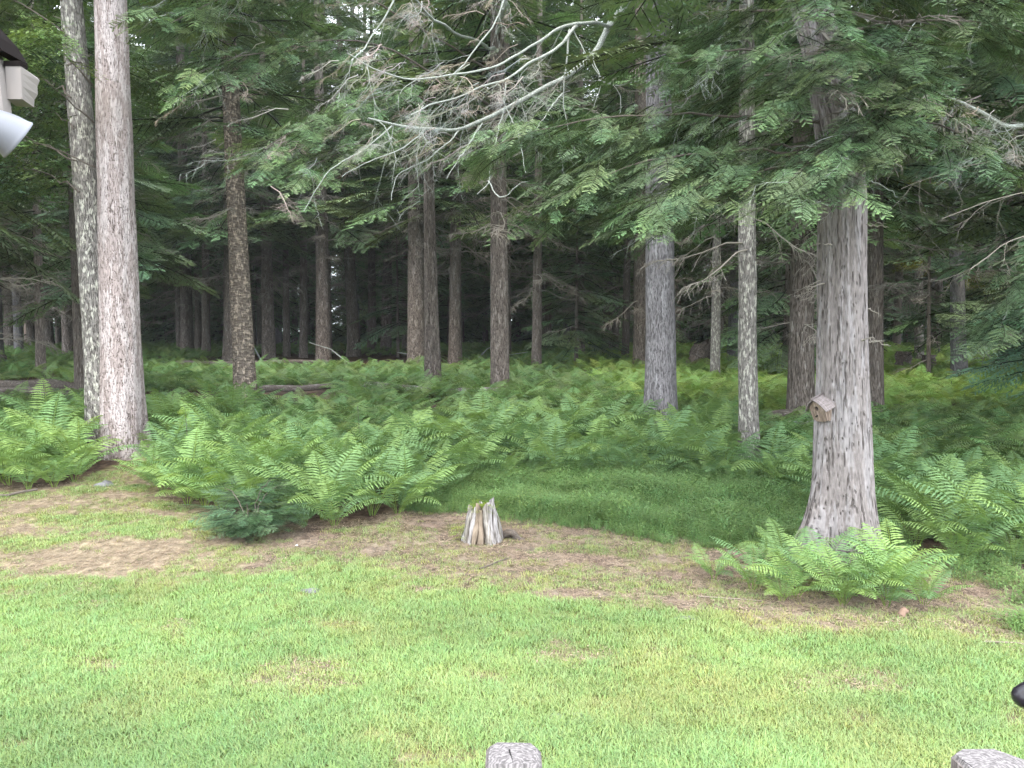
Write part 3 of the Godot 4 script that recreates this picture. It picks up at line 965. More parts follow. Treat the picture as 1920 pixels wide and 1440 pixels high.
	var hung := [
		[V(0.81, 6.22, -10.8), V(0.76, 5.72, -10.72), V(0.72, 5.33, -10.64), V(0.74, 4.95, -10.56), V(0.82, 4.6, -10.48), V(0.86, 4.44, -10.4)],
		[V(0.87, 6.26, -10.9), V(1.01, 5.92, -10.76), V(1.22, 5.54, -10.62), V(1.39, 5.35, -10.48), V(1.48, 5.13, -10.34), V(1.43, 4.88, -10.2)],
		[V(1.15, 5.93, -11.0), V(1.25, 5.55, -10.87), V(1.2, 5.29, -10.73), V(1.11, 5.07, -10.6)],
		[V(-0.08, 5.17, -9.8), V(-0.09, 4.84, -9.7), V(0.07, 4.52, -9.6), V(0.12, 4.2, -9.5), V(0.17, 3.95, -9.4)],
		[V(-0.37, 4.61, -9.6), V(-0.53, 4.32, -9.47), V(-0.66, 4.09, -9.33), V(-0.79, 3.84, -9.2)],
		[V(0.66, 5.1, -10.0), V(0.48, 4.82, -9.75), V(0.3, 4.52, -9.5)],
		[V(-0.1, 4.84, -9.7), V(-0.23, 4.28, -9.57), V(-0.3, 3.85, -9.43), V(-0.43, 3.67, -9.3)],
		[V(-0.3, 3.87, -9.5), V(-0.13, 3.65, -9.4), V(0.1, 3.8, -9.3), V(0.18, 3.81, -9.2)],
		[V(1.2, 5.53, -10.8), V(1.48, 5.39, -10.6), V(1.74, 5.39, -10.4), V(2.13, 5.25, -10.2)],
		[V(-1.03, 4.44, -9.2), V(-1.28, 4.21, -9.13), V(-1.66, 4.03, -9.07), V(-2.03, 3.83, -9.0)],
		[V(-1.42, 4.49, -9.2), V(-1.73, 4.21, -9.13), V(-2.17, 3.91, -9.07), V(-2.48, 3.43, -9.0)],
		[V(-0.66, 4.46, -9.4), V(-0.75, 4.34, -9.35), V(-1.05, 4.09, -9.3), V(-1.4, 3.88, -9.25), V(-1.46, 3.59, -9.2)],
	]
	for i in hung.size():
		var w := limb(t1240, "dead_twig", hung[i], 0.018 if i == 0 else 0.010, 0.004, M.lichen_wood, 0.018, main)
		w.remove_meta("line")
	# dead twigs hanging in front of the middle trunk
	for pts in [[V(-0.3, 7.6, -15.4), V(-1.2, 7.0, -12.5), V(-1.54, 6.7, -10.5), V(-1.61, 6.35, -10.33), V(-1.91, 5.81, -10.17), V(-2.12, 5.51, -10.0)], [V(-0.3, 8.0, -15.5), V(-0.1, 7.3, -12.5), V(-0.07, 6.7, -10.5), V(-0.14, 6.34, -10.38), V(-0.36, 5.84, -10.25), V(-0.56, 5.58, -10.12), V(-0.84, 5.3, -10.0)]]:
		var l := limb(t935, "dead_branch", pts, 0.035, 0.008, M.lichen_wood, 0.08)
		twigs_from(l, 7, 0.9, 0.3, M.lichen_wood, 0.4)
		clothe(l, 10, 0.9, 0.4, M.pale_twig, Color(0.9, 0.85, 0.8), bare_boughs, 0.3, "dead_twigs")
	# its long green branches reaching out to the left
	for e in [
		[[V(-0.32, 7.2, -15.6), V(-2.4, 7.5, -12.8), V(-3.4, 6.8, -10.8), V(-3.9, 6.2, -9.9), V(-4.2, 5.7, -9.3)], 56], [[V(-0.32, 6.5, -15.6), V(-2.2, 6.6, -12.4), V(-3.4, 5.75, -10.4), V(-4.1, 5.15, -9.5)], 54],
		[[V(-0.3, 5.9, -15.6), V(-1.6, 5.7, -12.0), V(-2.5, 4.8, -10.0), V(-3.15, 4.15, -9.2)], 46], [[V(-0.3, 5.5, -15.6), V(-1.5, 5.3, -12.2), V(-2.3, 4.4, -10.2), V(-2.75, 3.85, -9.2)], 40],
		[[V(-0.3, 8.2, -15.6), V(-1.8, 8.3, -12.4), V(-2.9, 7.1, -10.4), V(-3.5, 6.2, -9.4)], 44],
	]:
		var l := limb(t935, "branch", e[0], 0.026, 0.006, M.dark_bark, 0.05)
		clothe(l, int(e[1] * 1.6), 0.62, 0.5, M.needles, Color(1.35, 1.35, 1.3))  # lighter tint stands in for the light the crowns keep off
		twigs_from(l, 6, 0.8, 0.4, M.lichen_wood, 0.3)
		clothe(l, 8, 0.9, 0.3, M.pale_twig, Color(0.8, 0.75, 0.7), bare_boughs, 0.3, "dead_twigs")

	# ---- the birdhouse tree: a big hemlock standing out on the lawn's edge
	var lean := Vector2(-0.03, 0.0)
	var bend := Vector2(-0.11, 0.02)
	var big := hemlock("hemlock_tree", 2.9, -6.42, 0.235, 10.5, lean, 6.3, 2.4, 70, 8, M.hemlock_bark, "large grey hemlock at right with a birdhouse on its side and ferns round its foot", "", {"sides": 72, "rings": 170, "flare": 1.15, "ridge": 0.04, "seed": 4.0, "bend": bend, "foot": 0.36, "dead_from": 3.4})
	var B := big.position
	for e in [
		[3.7, [V(1.6, 3.75, -6.2), V(0.6, 3.65, -6.0), V(-0.15, 3.4, -5.8)], 46, 1.1], [3.4, [V(1.9, 3.45, -6.1), V(1.0, 3.3, -5.9), V(0.3, 3.02, -5.8)], 50, 1.0], [3.3, [V(2.2, 3.3, -6.0), V(1.5, 3.1, -5.7), V(0.95, 2.85, -5.5)], 46, 0.95],
		[4.2, [V(2.2, 4.2, -6.2), V(1.7, 4.2, -6.0), V(1.2, 4.0, -5.8)], 22, 1.0], [3.5, [V(2.4, 3.4, -5.8), V(2.1, 3.2, -5.4), V(1.85, 2.95, -5.1)], 24, 0.95], [4.5, [V(2.5, 4.6, -5.9), V(2.9, 4.5, -5.4), V(3.2, 4.2, -5.2)], 34, 1.0],
		[4.4, [V(3.3, 4.5, -6.2), V(3.9, 4.4, -6.1), V(4.5, 4.15, -6.1)], 34, 1.0], [4.0, [V(2.2, 4.0, -5.9), V(2.0, 3.9, -5.5), V(1.9, 3.65, -5.3)], 22, 1.0], [3.6, [V(3.0, 3.6, -5.9), V(3.2, 3.5, -5.6), V(3.4, 3.25, -5.5)], 18, 0.9], [3.5, [V(2.2, 3.6, -6.6), V(1.9, 3.45, -6.8), V(1.55, 3.1, -7.0)], 30, 1.0], [4.1, [V(2.2, 4.2, -6.6), V(1.9, 4.1, -6.7), V(1.6, 3.8, -6.9)], 30, 1.0], [4.6, [V(2.1, 4.7, -6.5), V(1.85, 4.6, -6.6), V(1.6, 4.35, -6.8)], 26, 1.0], [3.9, [V(2.8, 3.9, -5.7), V(2.65, 3.75, -5.3), V(2.5, 3.45, -5.1)], 26, 1.0], [3.45, [V(2.6, 3.45, -5.7), V(2.4, 3.3, -5.3), V(2.2, 3.05, -5.1)], 26, 1.0],
		[3.8, [V(1.9, 3.9, -6.9), V(1.1, 3.8, -7.2), V(0.4, 3.5, -7.4)], 44, 0.85], [3.5, [V(2.1, 3.5, -6.9), V(1.5, 3.3, -7.1), V(1.0, 3.05, -7.2)], 36, 0.85], 
		[4.3, [V(2.55, 4.2, -5.8), V(2.35, 4.0, -5.4), V(2.1, 3.7, -5.1)], 26, 1.0], [4.6, [V(2.4, 4.6, -5.8), V(2.2, 4.4, -5.4), V(1.95, 4.05, -5.2)], 26, 1.0], [3.7, [V(2.75, 3.7, -5.8), V(2.55, 3.55, -5.4), V(2.3, 3.25, -5.2)], 24, 0.9], [4.2, [V(2.8, 4.2, -5.8), V(2.85, 4.0, -5.4), V(2.8, 3.7, -5.2)], 22, 1.0],
		[5.0, [V(3.0, 5.2, -5.8), V(3.6, 5.1, -5.5), V(4.1, 4.8, -5.4)], 30, 1.0],
	]:
		var at := B + trunk_at(lean, bend, e[0])
		var pts: Array = [at]
		pts.append_array(e[1])
		var l := limb(big, "branch", pts, 0.016, 0.004, M.dark_bark, 0.03)
		clothe(l, int(e[2] * 1.6), 0.46, 0.3, M.needles, Color(e[3], e[3], e[3]))
		twigs_from(l, 4, 0.4, 0.2, M.lichen_wood, 0.2)
	# dead twigs standing out from its trunk
	for i in 20:
		var y := rng.randf_range(1.7, 4.6)
		var an := rng.randf_range(-1.9, 1.9)
		var at := B + trunk_at(lean, bend, y) + Vector3(sin(an), 0, cos(an)) * 0.2
		var d := Vector3(sin(an), rng.randf_range(-0.5, 0.1), cos(an))
		var long := rng.randf_range(0.10, 0.22) if y < 3.0 else rng.randf_range(0.25, 0.5)
		var l := limb(big, "dead_twig", [at, at + d * long * 0.5, at + d * long + Vector3(0, -0.1 * long, 0)], 0.006, 0.002, M.twig if y < 3.0 else M.lichen_wood, 0.02)
		l.remove_meta("line")
	# dead boughs hanging at right, of a tree beyond the frame
	var right := hemlock("hemlock_tree", 6.1, -8.2, 0.16, 14, Vector2(-0.02, 0), 5.0, 2.2, 80, 10, M.hemlock_bark, "hemlock just beyond the right edge with a thick lichen-white dead limb")
	var rl := limb(right, "dead_branch", [V(6.1, 4.3, -8.2), V(5.59, 4.1, -7.6), V(5.03, 4.02, -7.48), V(4.77, 3.99, -7.36), V(4.51, 4.05, -7.24), V(4.18, 4.13, -7.12), V(3.89, 4.16, -7.0)], 0.045, 0.010, M.lichen_wood, 0.025)
	twigs_from(rl, 16, 0.8, 0.2, M.lichen_wood, 0.3, 0.0032)
	clothe(rl, 10, 0.7, 0.3, M.pale_twig, Color(1, 1, 1), bare_boughs, 0.3, "dead_twigs")
	for e in [[V(5.2, 3.4, -7.6), V(4.2, 3.1, -7.4)], [V(5.3, 3.0, -7.7), V(4.5, 2.6, -7.4)], [V(5.2, 3.8, -7.9), V(4.1, 3.5, -8.0)]]:
		var l := limb(right, "dead_branch", [right.position + Vector3(0, e[0].y - 0.1, 0), e[0], e[1]], 0.009, 0.003, M.twig, 0.03)
		twigs_from(l, 8, 0.8, 0.3, M.twig, 0.15, 0.0028)
	for e in [[V(5.4, 4.6, -7.8), V(4.6, 4.6, -7.4), V(3.9, 4.4, -7.2)], [V(5.5, 5.0, -7.8), V(4.9, 5.0, -7.4), V(4.3, 4.8, -7.2)], [V(5.7, 3.0, -7.9), V(5.4, 2.5, -7.9), V(5.2, 2.0, -8.0)]]:
		var l := limb(right, "branch", [right.position + Vector3(0, e[0].y, 0), e[0], e[1], e[2]], 0.025, 0.005, M.lichen_wood, 0.06)
		clothe(l, 36, 0.6, 0.35, M.needles, Color(0.8, 0.85, 0.9))
	var mid_limb := limb(t1240, "dead_branch", [V(2.2, 6.9, -11.6), V(2.72, 6.39, -9.8), V(2.63, 5.78, -9.75), V(2.5, 5.17, -9.7), V(2.55, 4.89, -9.65), V(2.59, 4.65, -9.6)], 0.035, 0.016, M.lichen_wood, 0.08)
	twigs_from(mid_limb, 16, 0.7, 0.3, M.lichen_wood, 0.3)
	# the yellow-leaved young tree in the gap at right
	var yl := thing("maple_sapling", on_ground(14.2, -24.0), "yellow-green leafy sapling in the gap right of the birdhouse tree", "tree")
	part("trunk", trunk_mesh(0.05, 6.5, Vector2.ZERO, Vector2.ZERO, {}), M.dark_bark, yl)
	for i in 8:
		var an := i * 2.4
		var p := yl.position + Vector3(0, 2.4 + i * 0.5, 0)
		var l := limb(yl, "branch", [p, p + Vector3(sin(an), 0.3, cos(an)) * 0.8, p + Vector3(sin(an), 0.2, cos(an)) * 1.5], 0.015, 0.004, M.dark_bark)
		clothe(l, 14, 0.8, 0.3, M.yellow_leaves, Color(1, 1, 1), leaf_sprays)

	# rotten snag in front of the tan trunk
	var snag := thing("dead_tree", on_ground(-1.85, -17.4), "dead reddish snag with holes and peeling bark, left of the middle trunk", "dead tree")
	part("trunk", trunk_mesh(0.185, 9.0, Vector2(-0.013, 0), Vector2.ZERO, {"sides": 40, "rings": 110, "ridge": 0.09, "flare": 0.2, "seed": 9.0}), M.brown_bark, snag)
	for e in [Vector3(-0.02, 3.4, 0.14), Vector3(0.0, 2.4, 0.165), Vector3(0.05, 1.0, 0.175)]:
		var s := Shape.new()
		var ring := []
		for k in 9:
			var an := TAU * k / 8.0
			ring.append(Vector3(cos(an) * 0.035, sin(an) * 0.10 * (1.0 + 0.3 * sin(an * 3.0)), 0))
		s.tube(ring, [0.018, 0.024, 0.018, 0.02, 0.024, 0.018, 0.02, 0.022, 0.018], 5)
		var hole := part("hole_rim", s.mesh(), M.dark_bark, snag)
		hole.position = e
	crown(snag, Vector2(-0.013, 0), Vector2.ZERO, 8.8, 9.0, 0.5, 0, 2.5, 16, Color(1, 1, 1))

# the wood behind: trunks beyond the ones that can be told apart
func far_trees() -> void:
	var placed := []
	for o in get_children():
		if o.has_meta("category") and str(o.get_meta("category")) == "tree":
			placed.append(Vector2(o.position.x, o.position.z))
	var made := 0
	var tries := 0
	while made < 105 and tries < 6000:
		tries += 1
		var d := rng.randf_range(24.0, 66.0)
		var x := rng.randf_range(-1, 1) * (d * 0.78 + 3.0)
		var p := Vector2(x, -d)
		if x > -14.0 and x < 4.0 and d < 30.0:
			continue
		var free := true
		for o in placed:
			if o.distance_to(p) < 2.3:
				free = false
				break
		if not free:
			continue
		placed.append(p)
		made += 1
		var far := d > 44.0
		var kinds := [M.dark_bark, M.brown_bark, M.dark_bark, M.grey_bark]
		var pick := rng.randi() % 4
		var bark_word: String = ["dim dark", "dim brown", "dim dark", "dim greyish"][pick]
		var side := x / d
		var zone := "left of the birch" if side < -0.36 else "between the birch and the middle trunk" if side < -0.01 else "between the middle trunk and the big grey one" if side < 0.2 else "between the big grey trunk and the birdhouse tree" if side < 0.45 else "right of the birdhouse tree"
		var where_word := "far back" if far else "deep in the wood"
		hemlock("hemlock_tree", x, -d, rng.randf_range(0.14, 0.30), rng.randf_range(25, 32) if not far else rng.randf_range(28, 36), Vector2(rng.randf_range(-.02, .02), 0), rng.randf_range(2.0, 4.0) if far else rng.randf_range(4.0, 6.0), rng.randf_range(2.8, 3.8), 150, 30 if not far else 8, kinds[pick], "%s trunk %s, %s" % [bark_word, where_word, zone], "%s trunks %s, %s" % [bark_word, where_word, zone], {"sides": 12, "rings": 14, "dead_from": 2.0, "boughs": coarse_boughs if d > 34.0 else boughs})
	for e in [[-9.2, -37.5], [-5.3, -37.0], [-2.6, -36.0], [-12.5, -38.5], [-15.5, -37.0], [-0.6, -38.5], [1.8, -37.0], [5.2, -37.5], [-4.1, -31.5], [-0.2, -30.5]]:
		var spot := "left of the middle trunk" if e[0] < -0.3 else "right of the middle trunk"
		hemlock("hemlock_tree", e[0], e[1], 0.17, 30, Vector2.ZERO, 6.0, 3.6, 190, 20, M.dark_bark, "tall dim tree with a dense crown deep in the wood, %s" % spot, "tall dense trees %s" % spot, {"sides": 12, "rings": 14, "boughs": coarse_boughs})
	# beyond them the wood closes into one mass
	var mass := Node3D.new()
	mass.name = "distant_wood"
	add_child(mass)
	tag(mass, "far wood closing the view behind the trunks", "wood", "", "stuff")
	var cw := []
	var ct := []
	var tw := []
	var tt := []
	for i in 300:
		var d := rng.randf_range(54.0, 96.0)
		var x := rng.randf_range(-1, 1) * (d * 0.82 + 4.0)
		var foot := on_ground(x, -d)
		var tall := rng.randf_range(31, 44)
		var r := rng.randf_range(0.15, 0.3)
		tw.append(Transform3D(Basis().scaled(Vector3(r, tall, r)), foot))
		var e := rng.randf_range(0.7, 1.4)
		tt.append(Color(0.12 * e, 0.095 * e, 0.08 * e))
		for k in 46:
			var f := pow((k + rng.randf()) / 46.0, 1.2)
			var b := Basis(Vector3.UP, rng.randf() * TAU) * Basis(Vector3.RIGHT, rng.randf_range(0.0, 0.4) - f * 0.3) * Basis(Vector3.BACK, rng.randf_range(-0.4, 0.4))
			cw.append(Transform3D(b.scaled_local(Vector3.ONE * (5.4 * pow(1.0 - f * 0.93, 0.7) * rng.randf_range(0.7, 1.1) + 0.3)), foot + Vector3(0, lerpf(0.5, tall, f), 0)))
			ct.append(leaf_tint())
	scatter("crowns", make_bough(9, 5, 0.017, 0.1, 0.05, 700), M.needles, cw, ct, mass)
	var pole := Shape.new()
	pole.tube([Vector3(0, -0.02, 0), Vector3(0, 0.5, 0), Vector3(0, 1, 0)], [1.1, 0.75, 0.2], 9)
	scatter("trunks", pole.mesh(), M.flakes, tw, tt, mass)
	# the wood goes on at both sides of the picture and shades it
	for e in [[-11.0, -9.0], [-12.5, -12.5], [-15.5, -14.5], [-18.5, -17.0], [-19, -22], [-21, -26], [10.5, -8.5], [12.5, -12.0], [14.0, -15.5], [17, -18.5], [18, -23], [21, -27], [-9.6, -11.6], [9.2, -10.2]]:
		hemlock("hemlock_tree", e[0], e[1], 0.22, rng.randf_range(14, 18), Vector2.ZERO, 3.6, 3.2, 110, 16, M.dark_bark, "hemlock beyond the %s edge, its boughs reaching in" % ("left" if e[0] < 0 else "right"), "trees beyond the %s edge" % ("left" if e[0] < 0 else "right"), {"sides": 14, "rings": 20})

# ------------------------------------------------------------------ house corner with its lamp, upper left
func house_corner() -> void:
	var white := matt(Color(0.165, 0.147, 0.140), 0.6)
	var tan_paint := matt(Color(0.50, 0.40, 0.34), 0.7)
	var black := matt(Color(0.010, 0.008, 0.008), 0.95)
	black.metallic_specular = 0.1
	var h := thing("house", Vector3(-1.9, 0, -1.5), "corner of a house eave with a pale fascia, dark roof edge and gutter end", "house")
	var p := h.position
	var s := Shape.new()
	s.box(V(-3.6, 0, -2.2) - p, V(-2.0, 2.7, -0.6) - p)
	part("wall", s.mesh(), tan_paint, h)
	s = Shape.new()
	s.box(V(-3.6, 2.70, -2.3) - p, V(-1.70, 2.72, -0.4) - p)
	part("soffit", s.mesh(), white, h)
	# the raked fascia board
	s = Shape.new()
	for z in [[-2.40, -2.36]]:
		var f := [V(-2.6, 2.66, 0), V(-1.573, 2.66, 0), V(-1.582, 2.80, 0), V(-1.60, 2.872, 0), V(-2.6, 3.9, 0)]
		for i in range(1, 4):
			s.tri(f[0] + Vector3(0, 0, z[1]) - p, f[i] + Vector3(0, 0, z[1]) - p, f[i + 1] + Vector3(0, 0, z[1]) - p)
			s.tri(f[0] + Vector3(0, 0, z[0]) - p, f[i + 1] + Vector3(0, 0, z[0]) - p, f[i] + Vector3(0, 0, z[0]) - p)
		for i in 5:
			var u: Vector3 = f[i]
			var w: Vector3 = f[(i + 1) % 5]
			s.quad(u + Vector3(0, 0, z[1]) - p, w + Vector3(0, 0, z[1]) - p, w + Vector3(0, 0, z[0]) - p, u + Vector3(0, 0, z[0]) - p)
	part("fascia_board", s.mesh(), white, h)
	# dark roof edge
	s = Shape.new()
	var f2 := [V(-1.605, 2.87, 0), V(-1.575, 2.845, 0), V(-1.555, 2.853, 0), V(-1.585, 2.905, 0), V(-2.6, 4.03, 0), V(-2.6, 3.92, 0)]
	var za := -2.46
	var zb := -2.34
	for i in range(1, 5):
		s.tri(f2[0] + Vector3(0, 0, zb) - p, f2[i] + Vector3(0, 0, zb) - p, f2[i + 1] + Vector3(0, 0, zb) - p)
		s.tri(f2[0] + Vector3(0, 0, za) - p, f2[i + 1] + Vector3(0, 0, za) - p, f2[i] + Vector3(0, 0, za) - p)
	for i in 6:
		var u: Vector3 = f2[i]
		var w: Vector3 = f2[(i + 1) % 6]
		s.quad(u + Vector3(0, 0, zb) - p, w + Vector3(0, 0, zb) - p, w + Vector3(0, 0, za) - p, u + Vector3(0, 0, za) - p)
	part("roof_edge", s.mesh(), black, h)
	# gutter: end face, flared front, underside and a dark lip
	s = Shape.new()
	s.box(V(-1.579, 2.722, -2.392) - p, V(-1.531, 2.822, -2.386) - p, 0.001)
	var edge := [V(-1.527, 2.812, -2.46), V(-1.520, 2.803, -2.462), V(-1.526, 2.784, -2.458), V(-1.529, 2.760, -2.463), V(-1.537, 2.740, -2.457), V(-1.541, 2.718, -2.46)]
	for i in 5:
		var u0 := V(-1.531, lerpf(2.822, 2.722, i / 5.0), -2.39)
		var u1 := V(-1.531, lerpf(2.822, 2.722, (i + 1) / 5.0), -2.39)
		for o in [Vector3.ZERO, Vector3(-0.002, 0, -0.002)]:
			s.quad(u0 + o - p, edge[i] + o - p, edge[i + 1] + o - p, u1 + o - p)
	s.quad(V(-1.579, 2.722, -2.39) - p, V(-1.531, 2.722, -2.39) - p, V(-1.541, 2.718, -2.46) - p, V(-1.60, 2.722, -2.46) - p)
	part("gutter", s.mesh(), white, h)
	s = Shape.new()
	s.box(V(-1.582, 2.8225, -2.42) - p, V(-1.530, 2.838, -2.383) - p, 0.002)
	part("gutter_lip", s.mesh(), black, h)
	# flood lamp
	var lamp := thing("flood_lamp", V(-1.595, 2.64, -2.39), "white metal floodlight shade tilted down under the eave at upper left", "lamp")
	var enamel := matt(Color(0.14, 0.144, 0.165), 0.45)
	var axis := Vector3(-0.60, 0.55, 0.60).normalized()
	var side := axis.cross(Vector3.BACK).normalized()
	var bs := Basis(side, axis, side.cross(axis))
	s = Shape.new()
	s.lathe([Vector2(0.0685, -0.004), Vector2(0.071, 0.0), Vector2(0.069, 0.004), Vector2(0.066, 0.012), Vector2(0.062, 0.035), Vector2(0.054, 0.06), Vector2(0.043, 0.085), Vector2(0.03, 0.105), Vector2(0.024, 0.13), Vector2(0.0, 0.132)], bs, V(-1.553, 2.598, -2.39) - lamp.position, 40)
	part("shade", s.mesh(), enamel, lamp)
	s = Shape.new()
	s.lathe([Vector2(0.067, 0.0), Vector2(0.062, 0.004), Vector2(0.04, -0.002), Vector2(0.0, -0.006)], bs, V(-1.553, 2.598, -2.39) - lamp.position, 32)
	part("lens", s.mesh(), matt(Color(0.5, 0.5, 0.5), 0.2), lamp)
	s = Shape.new()
	s.tube([V(-1.66, 2.69, -2.39) - lamp.position, V(-1.625, 2.69, -2.385) - lamp.position, V(-1.605, 2.672, -2.38) - lamp.position, V(-1.612, 2.655, -2.38) - lamp.position], [0.012, 0.013, 0.013, 0.01], 10, 1.0, true)
	part("knuckle", s.mesh(), enamel, lamp)

# ------------------------------------------------------------------ ferns and ground cover
func ferns() -> void:
	# the clump round the foot of the birdhouse tree
	var spots := [[1.62, -5.85, 0.36, "fern_mid"], [1.85, -5.62, 0.46, "fern_mid"], [2.05, -5.9, 0.5, "fern_mid"], [2.15, -5.5, 0.5, "fern_bright"], [2.38, -5.62, 0.52, "fern_mid"], [2.42, -5.32, 0.46, "fern_mid"], [2.66, -5.5, 0.56, "fern_bright"], [2.72, -5.28, 0.42, "fern_mid"], [2.95, -5.55, 0.55, "fern_bright"], [3.0, -5.75, 0.55, "fern_bright"], [3.0, -5.3, 0.42, "fern_mid"], [2.3, -6.2, 0.5, "fern_mid"], [2.0, -5.4, 0.34, "fern_bright"], [2.5, -5.45, 0.5, "fern_bright"], [2.8, -5.4, 0.5, "fern_bright"]]
	for e in spots:
		plant_fern(e[0], e[1], e[2] * 1.12, e[3], "yellow-green fern at the foot of the birdhouse tree" if e[3] == "fern_bright" else "mid-green fern at the foot of the birdhouse tree", "yellow-green ferns round the birdhouse tree" if e[3] == "fern_bright" else "mid-green ferns round the birdhouse tree")
	# the front of the fern bank, plant by plant
	var front := []
	var tries := 0
	while front.size() < 280 and tries < 9000:
		tries += 1
		var x := rng.randf_range(-7.2, 7.0)
		var e := along(FERN_EDGE, x)
		var d := e + 0.12 + 2.6 * pow(rng.randf(), 1.2)
		if Vector2(x + 5.45, d - 10.3).length() < 0.7 or Vector2(x - 2.9, d - 6.4).length() < 0.7 or absf(x) > d * 0.72 + 0.3 or at_a_trunk(x, d):
			continue
		var ok := true
		for o in front:
			if o.distance_squared_to(Vector2(x, d)) < 0.058:
				ok = false
				break
		if ok:
			front.append(Vector2(x, d))
	for p in front:
		var edge := along(FERN_EDGE, p.x)
		var size := rng.randf_range(0.76, 1.08) * rng.randf_range(0.85, 1.05) * (0.62 + 0.38 * smoothstep(0.0, 0.5, p.y - edge))
		if p.x < -4.9:
			plant_fern(p.x, -p.y, size * 1.0, "fern_bright", "pale yellow-green fern left of the twin tree's foot", "bright ferns at the left edge")
		elif p.x < -2.6:
			plant_fern(p.x, -p.y, size, "fern_bright" if rng.randf() < 0.55 else "fern_mid", "light green fern between the twin tree and the dark shrub", "light ferns behind the dark shrub")
		elif p.x < 3.2:
			var spot := "left of the stump, right of the dark shrub" if p.x < -0.9 else "straight behind the old stump" if p.x < 0.6 else "behind the low ground cover, before the big grey trunk" if p.x < 1.9 else "behind the ground cover, left of the birdhouse tree"
			plant_fern(p.x, -p.y, size, "fern_mid" if rng.randf() < 0.85 else "fern_bright", "mid-green fern in the bank %s" % spot, "ferns in the bank %s" % spot)
		else:
			plant_fern(p.x, -p.y, size * 0.9, "fern_mid", "green fern in the bank right of the birdhouse tree", "ferns right of the birdhouse tree")
	# the carpet running back under the trees
	for m in 5:
		var where := []
		var tints := []
		for i in 9000:
			var d := 9.0 + 41.0 * pow(rng.randf(), 1.5)
			var x := rng.randf_range(-1, 1) * (d * 0.74 + 1.5)
			var e := along(FERN_EDGE, x)
			if d < e + 2.2 or at_a_trunk(x, d) or brown_strip(x, d) or Vector2(x + 5.45, d - 10.3).length() < 0.7 or soft.get_noise_2d(x * 5.0, d * 5.0) < -0.28:
				continue
			var a := rng.randf() * TAU
			var b := Basis(Vector3.UP, a) * Basis(Vector3.RIGHT, rng.randf_range(0.1, 0.75))
			where.append(Transform3D(b.scaled_local(Vector3.ONE * rng.randf_range(0.48, 0.85)), on_ground(x, -d, 0.02)))
			var t := leaf_tint(0.3)
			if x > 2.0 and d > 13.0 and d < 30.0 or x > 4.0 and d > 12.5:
				t = Color(t.r * 1.45, t.g * 1.35, t.b * 1.0)  # sunlit band at right: its brightness is put into the frond tint
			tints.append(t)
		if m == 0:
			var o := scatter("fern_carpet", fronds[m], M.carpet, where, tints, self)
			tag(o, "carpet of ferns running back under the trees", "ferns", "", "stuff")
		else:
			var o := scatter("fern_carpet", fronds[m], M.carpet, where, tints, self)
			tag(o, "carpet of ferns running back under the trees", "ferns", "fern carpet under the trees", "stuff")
	# low leafy ground cover behind the stump
	var s := Shape.new()
	rng.seed = 31
	for i in 60:
		var a := rng.randf() * TAU
		var r := 0.10 * sqrt(rng.randf())
		var hh := rng.randf_range(0.03, 0.14)
		var p := Vector3(cos(a) * r, hh, sin(a) * r)
		var d := Vector3(cos(a + rng.randf_range(-1, 1)), rng.randf_range(-0.3, 0.5), sin(a + rng.randf_range(-1, 1))).normalized()
		var e := rng.randf_range(0.75, 1.25)
		s.tint = Color(e, e, e)
		s.kite(p, p + d * 0.034, d.cross(Vector3.UP).normalized() * 0.0042, Vector3.UP, 0.45, 0.2)
		if i % 3 == 0:
			s.kite(Vector3(p.x * 0.3, 0, p.z * 0.3), p, Vector3(0.0015, 0, 0.0015), Vector3.UP, 0.5, 0.3)
	var tuft := s.mesh()
	var where := []
	var tints := []
	for i in 8000:
		var x := rng.randf_range(-1.2, 3.6)
		var lo := along(COVER_EDGE, x) + 0.22 * soft.get_noise_2d(x * 26.0, 4.0) + 0.12 * rng.randf()
		var d := rng.randf_range(lo, 9.5)
		if Vector2(x - 2.9, d - 6.42).length() < 0.4:
			continue
		var k := smoothstep(0.0, 0.35, d - lo)
		where.append(Transform3D(Basis(Vector3.UP, rng.randf() * TAU).scaled(Vector3.ONE * rng.randf_range(0.7, 1.2) * (0.5 + 0.5 * k) * (1.0 + 0.45 * soft.get_noise_2d(x * 16.0, d * 16.0)) * Vector3(1, rng.randf_range(0.7, 1.5), 1)), on_ground(x, -d, 0.01)))
		tints.append(leaf_tint())
	for i in 900:
		var x := rng.randf_range(3.3, 5.2)
		var d := rng.randf_range(4.9 - 0.1 * x, 6.4)
		if soft.get_noise_2d(x * 22.0, d * 22.0) < -0.05:
			continue
		where.append(Transform3D(Basis(Vector3.UP, rng.randf() * TAU).scaled(Vector3.ONE * rng.randf_range(0.5, 1.1)), on_ground(x, -d, 0.01)))
		tints.append(leaf_tint())
	var gc := scatter("ground_cover", tuft, M.cover, where, tints, self)
	tag(gc, "low dense leafy ground cover between the stump and the fern bank", "ground cover", "", "stuff")

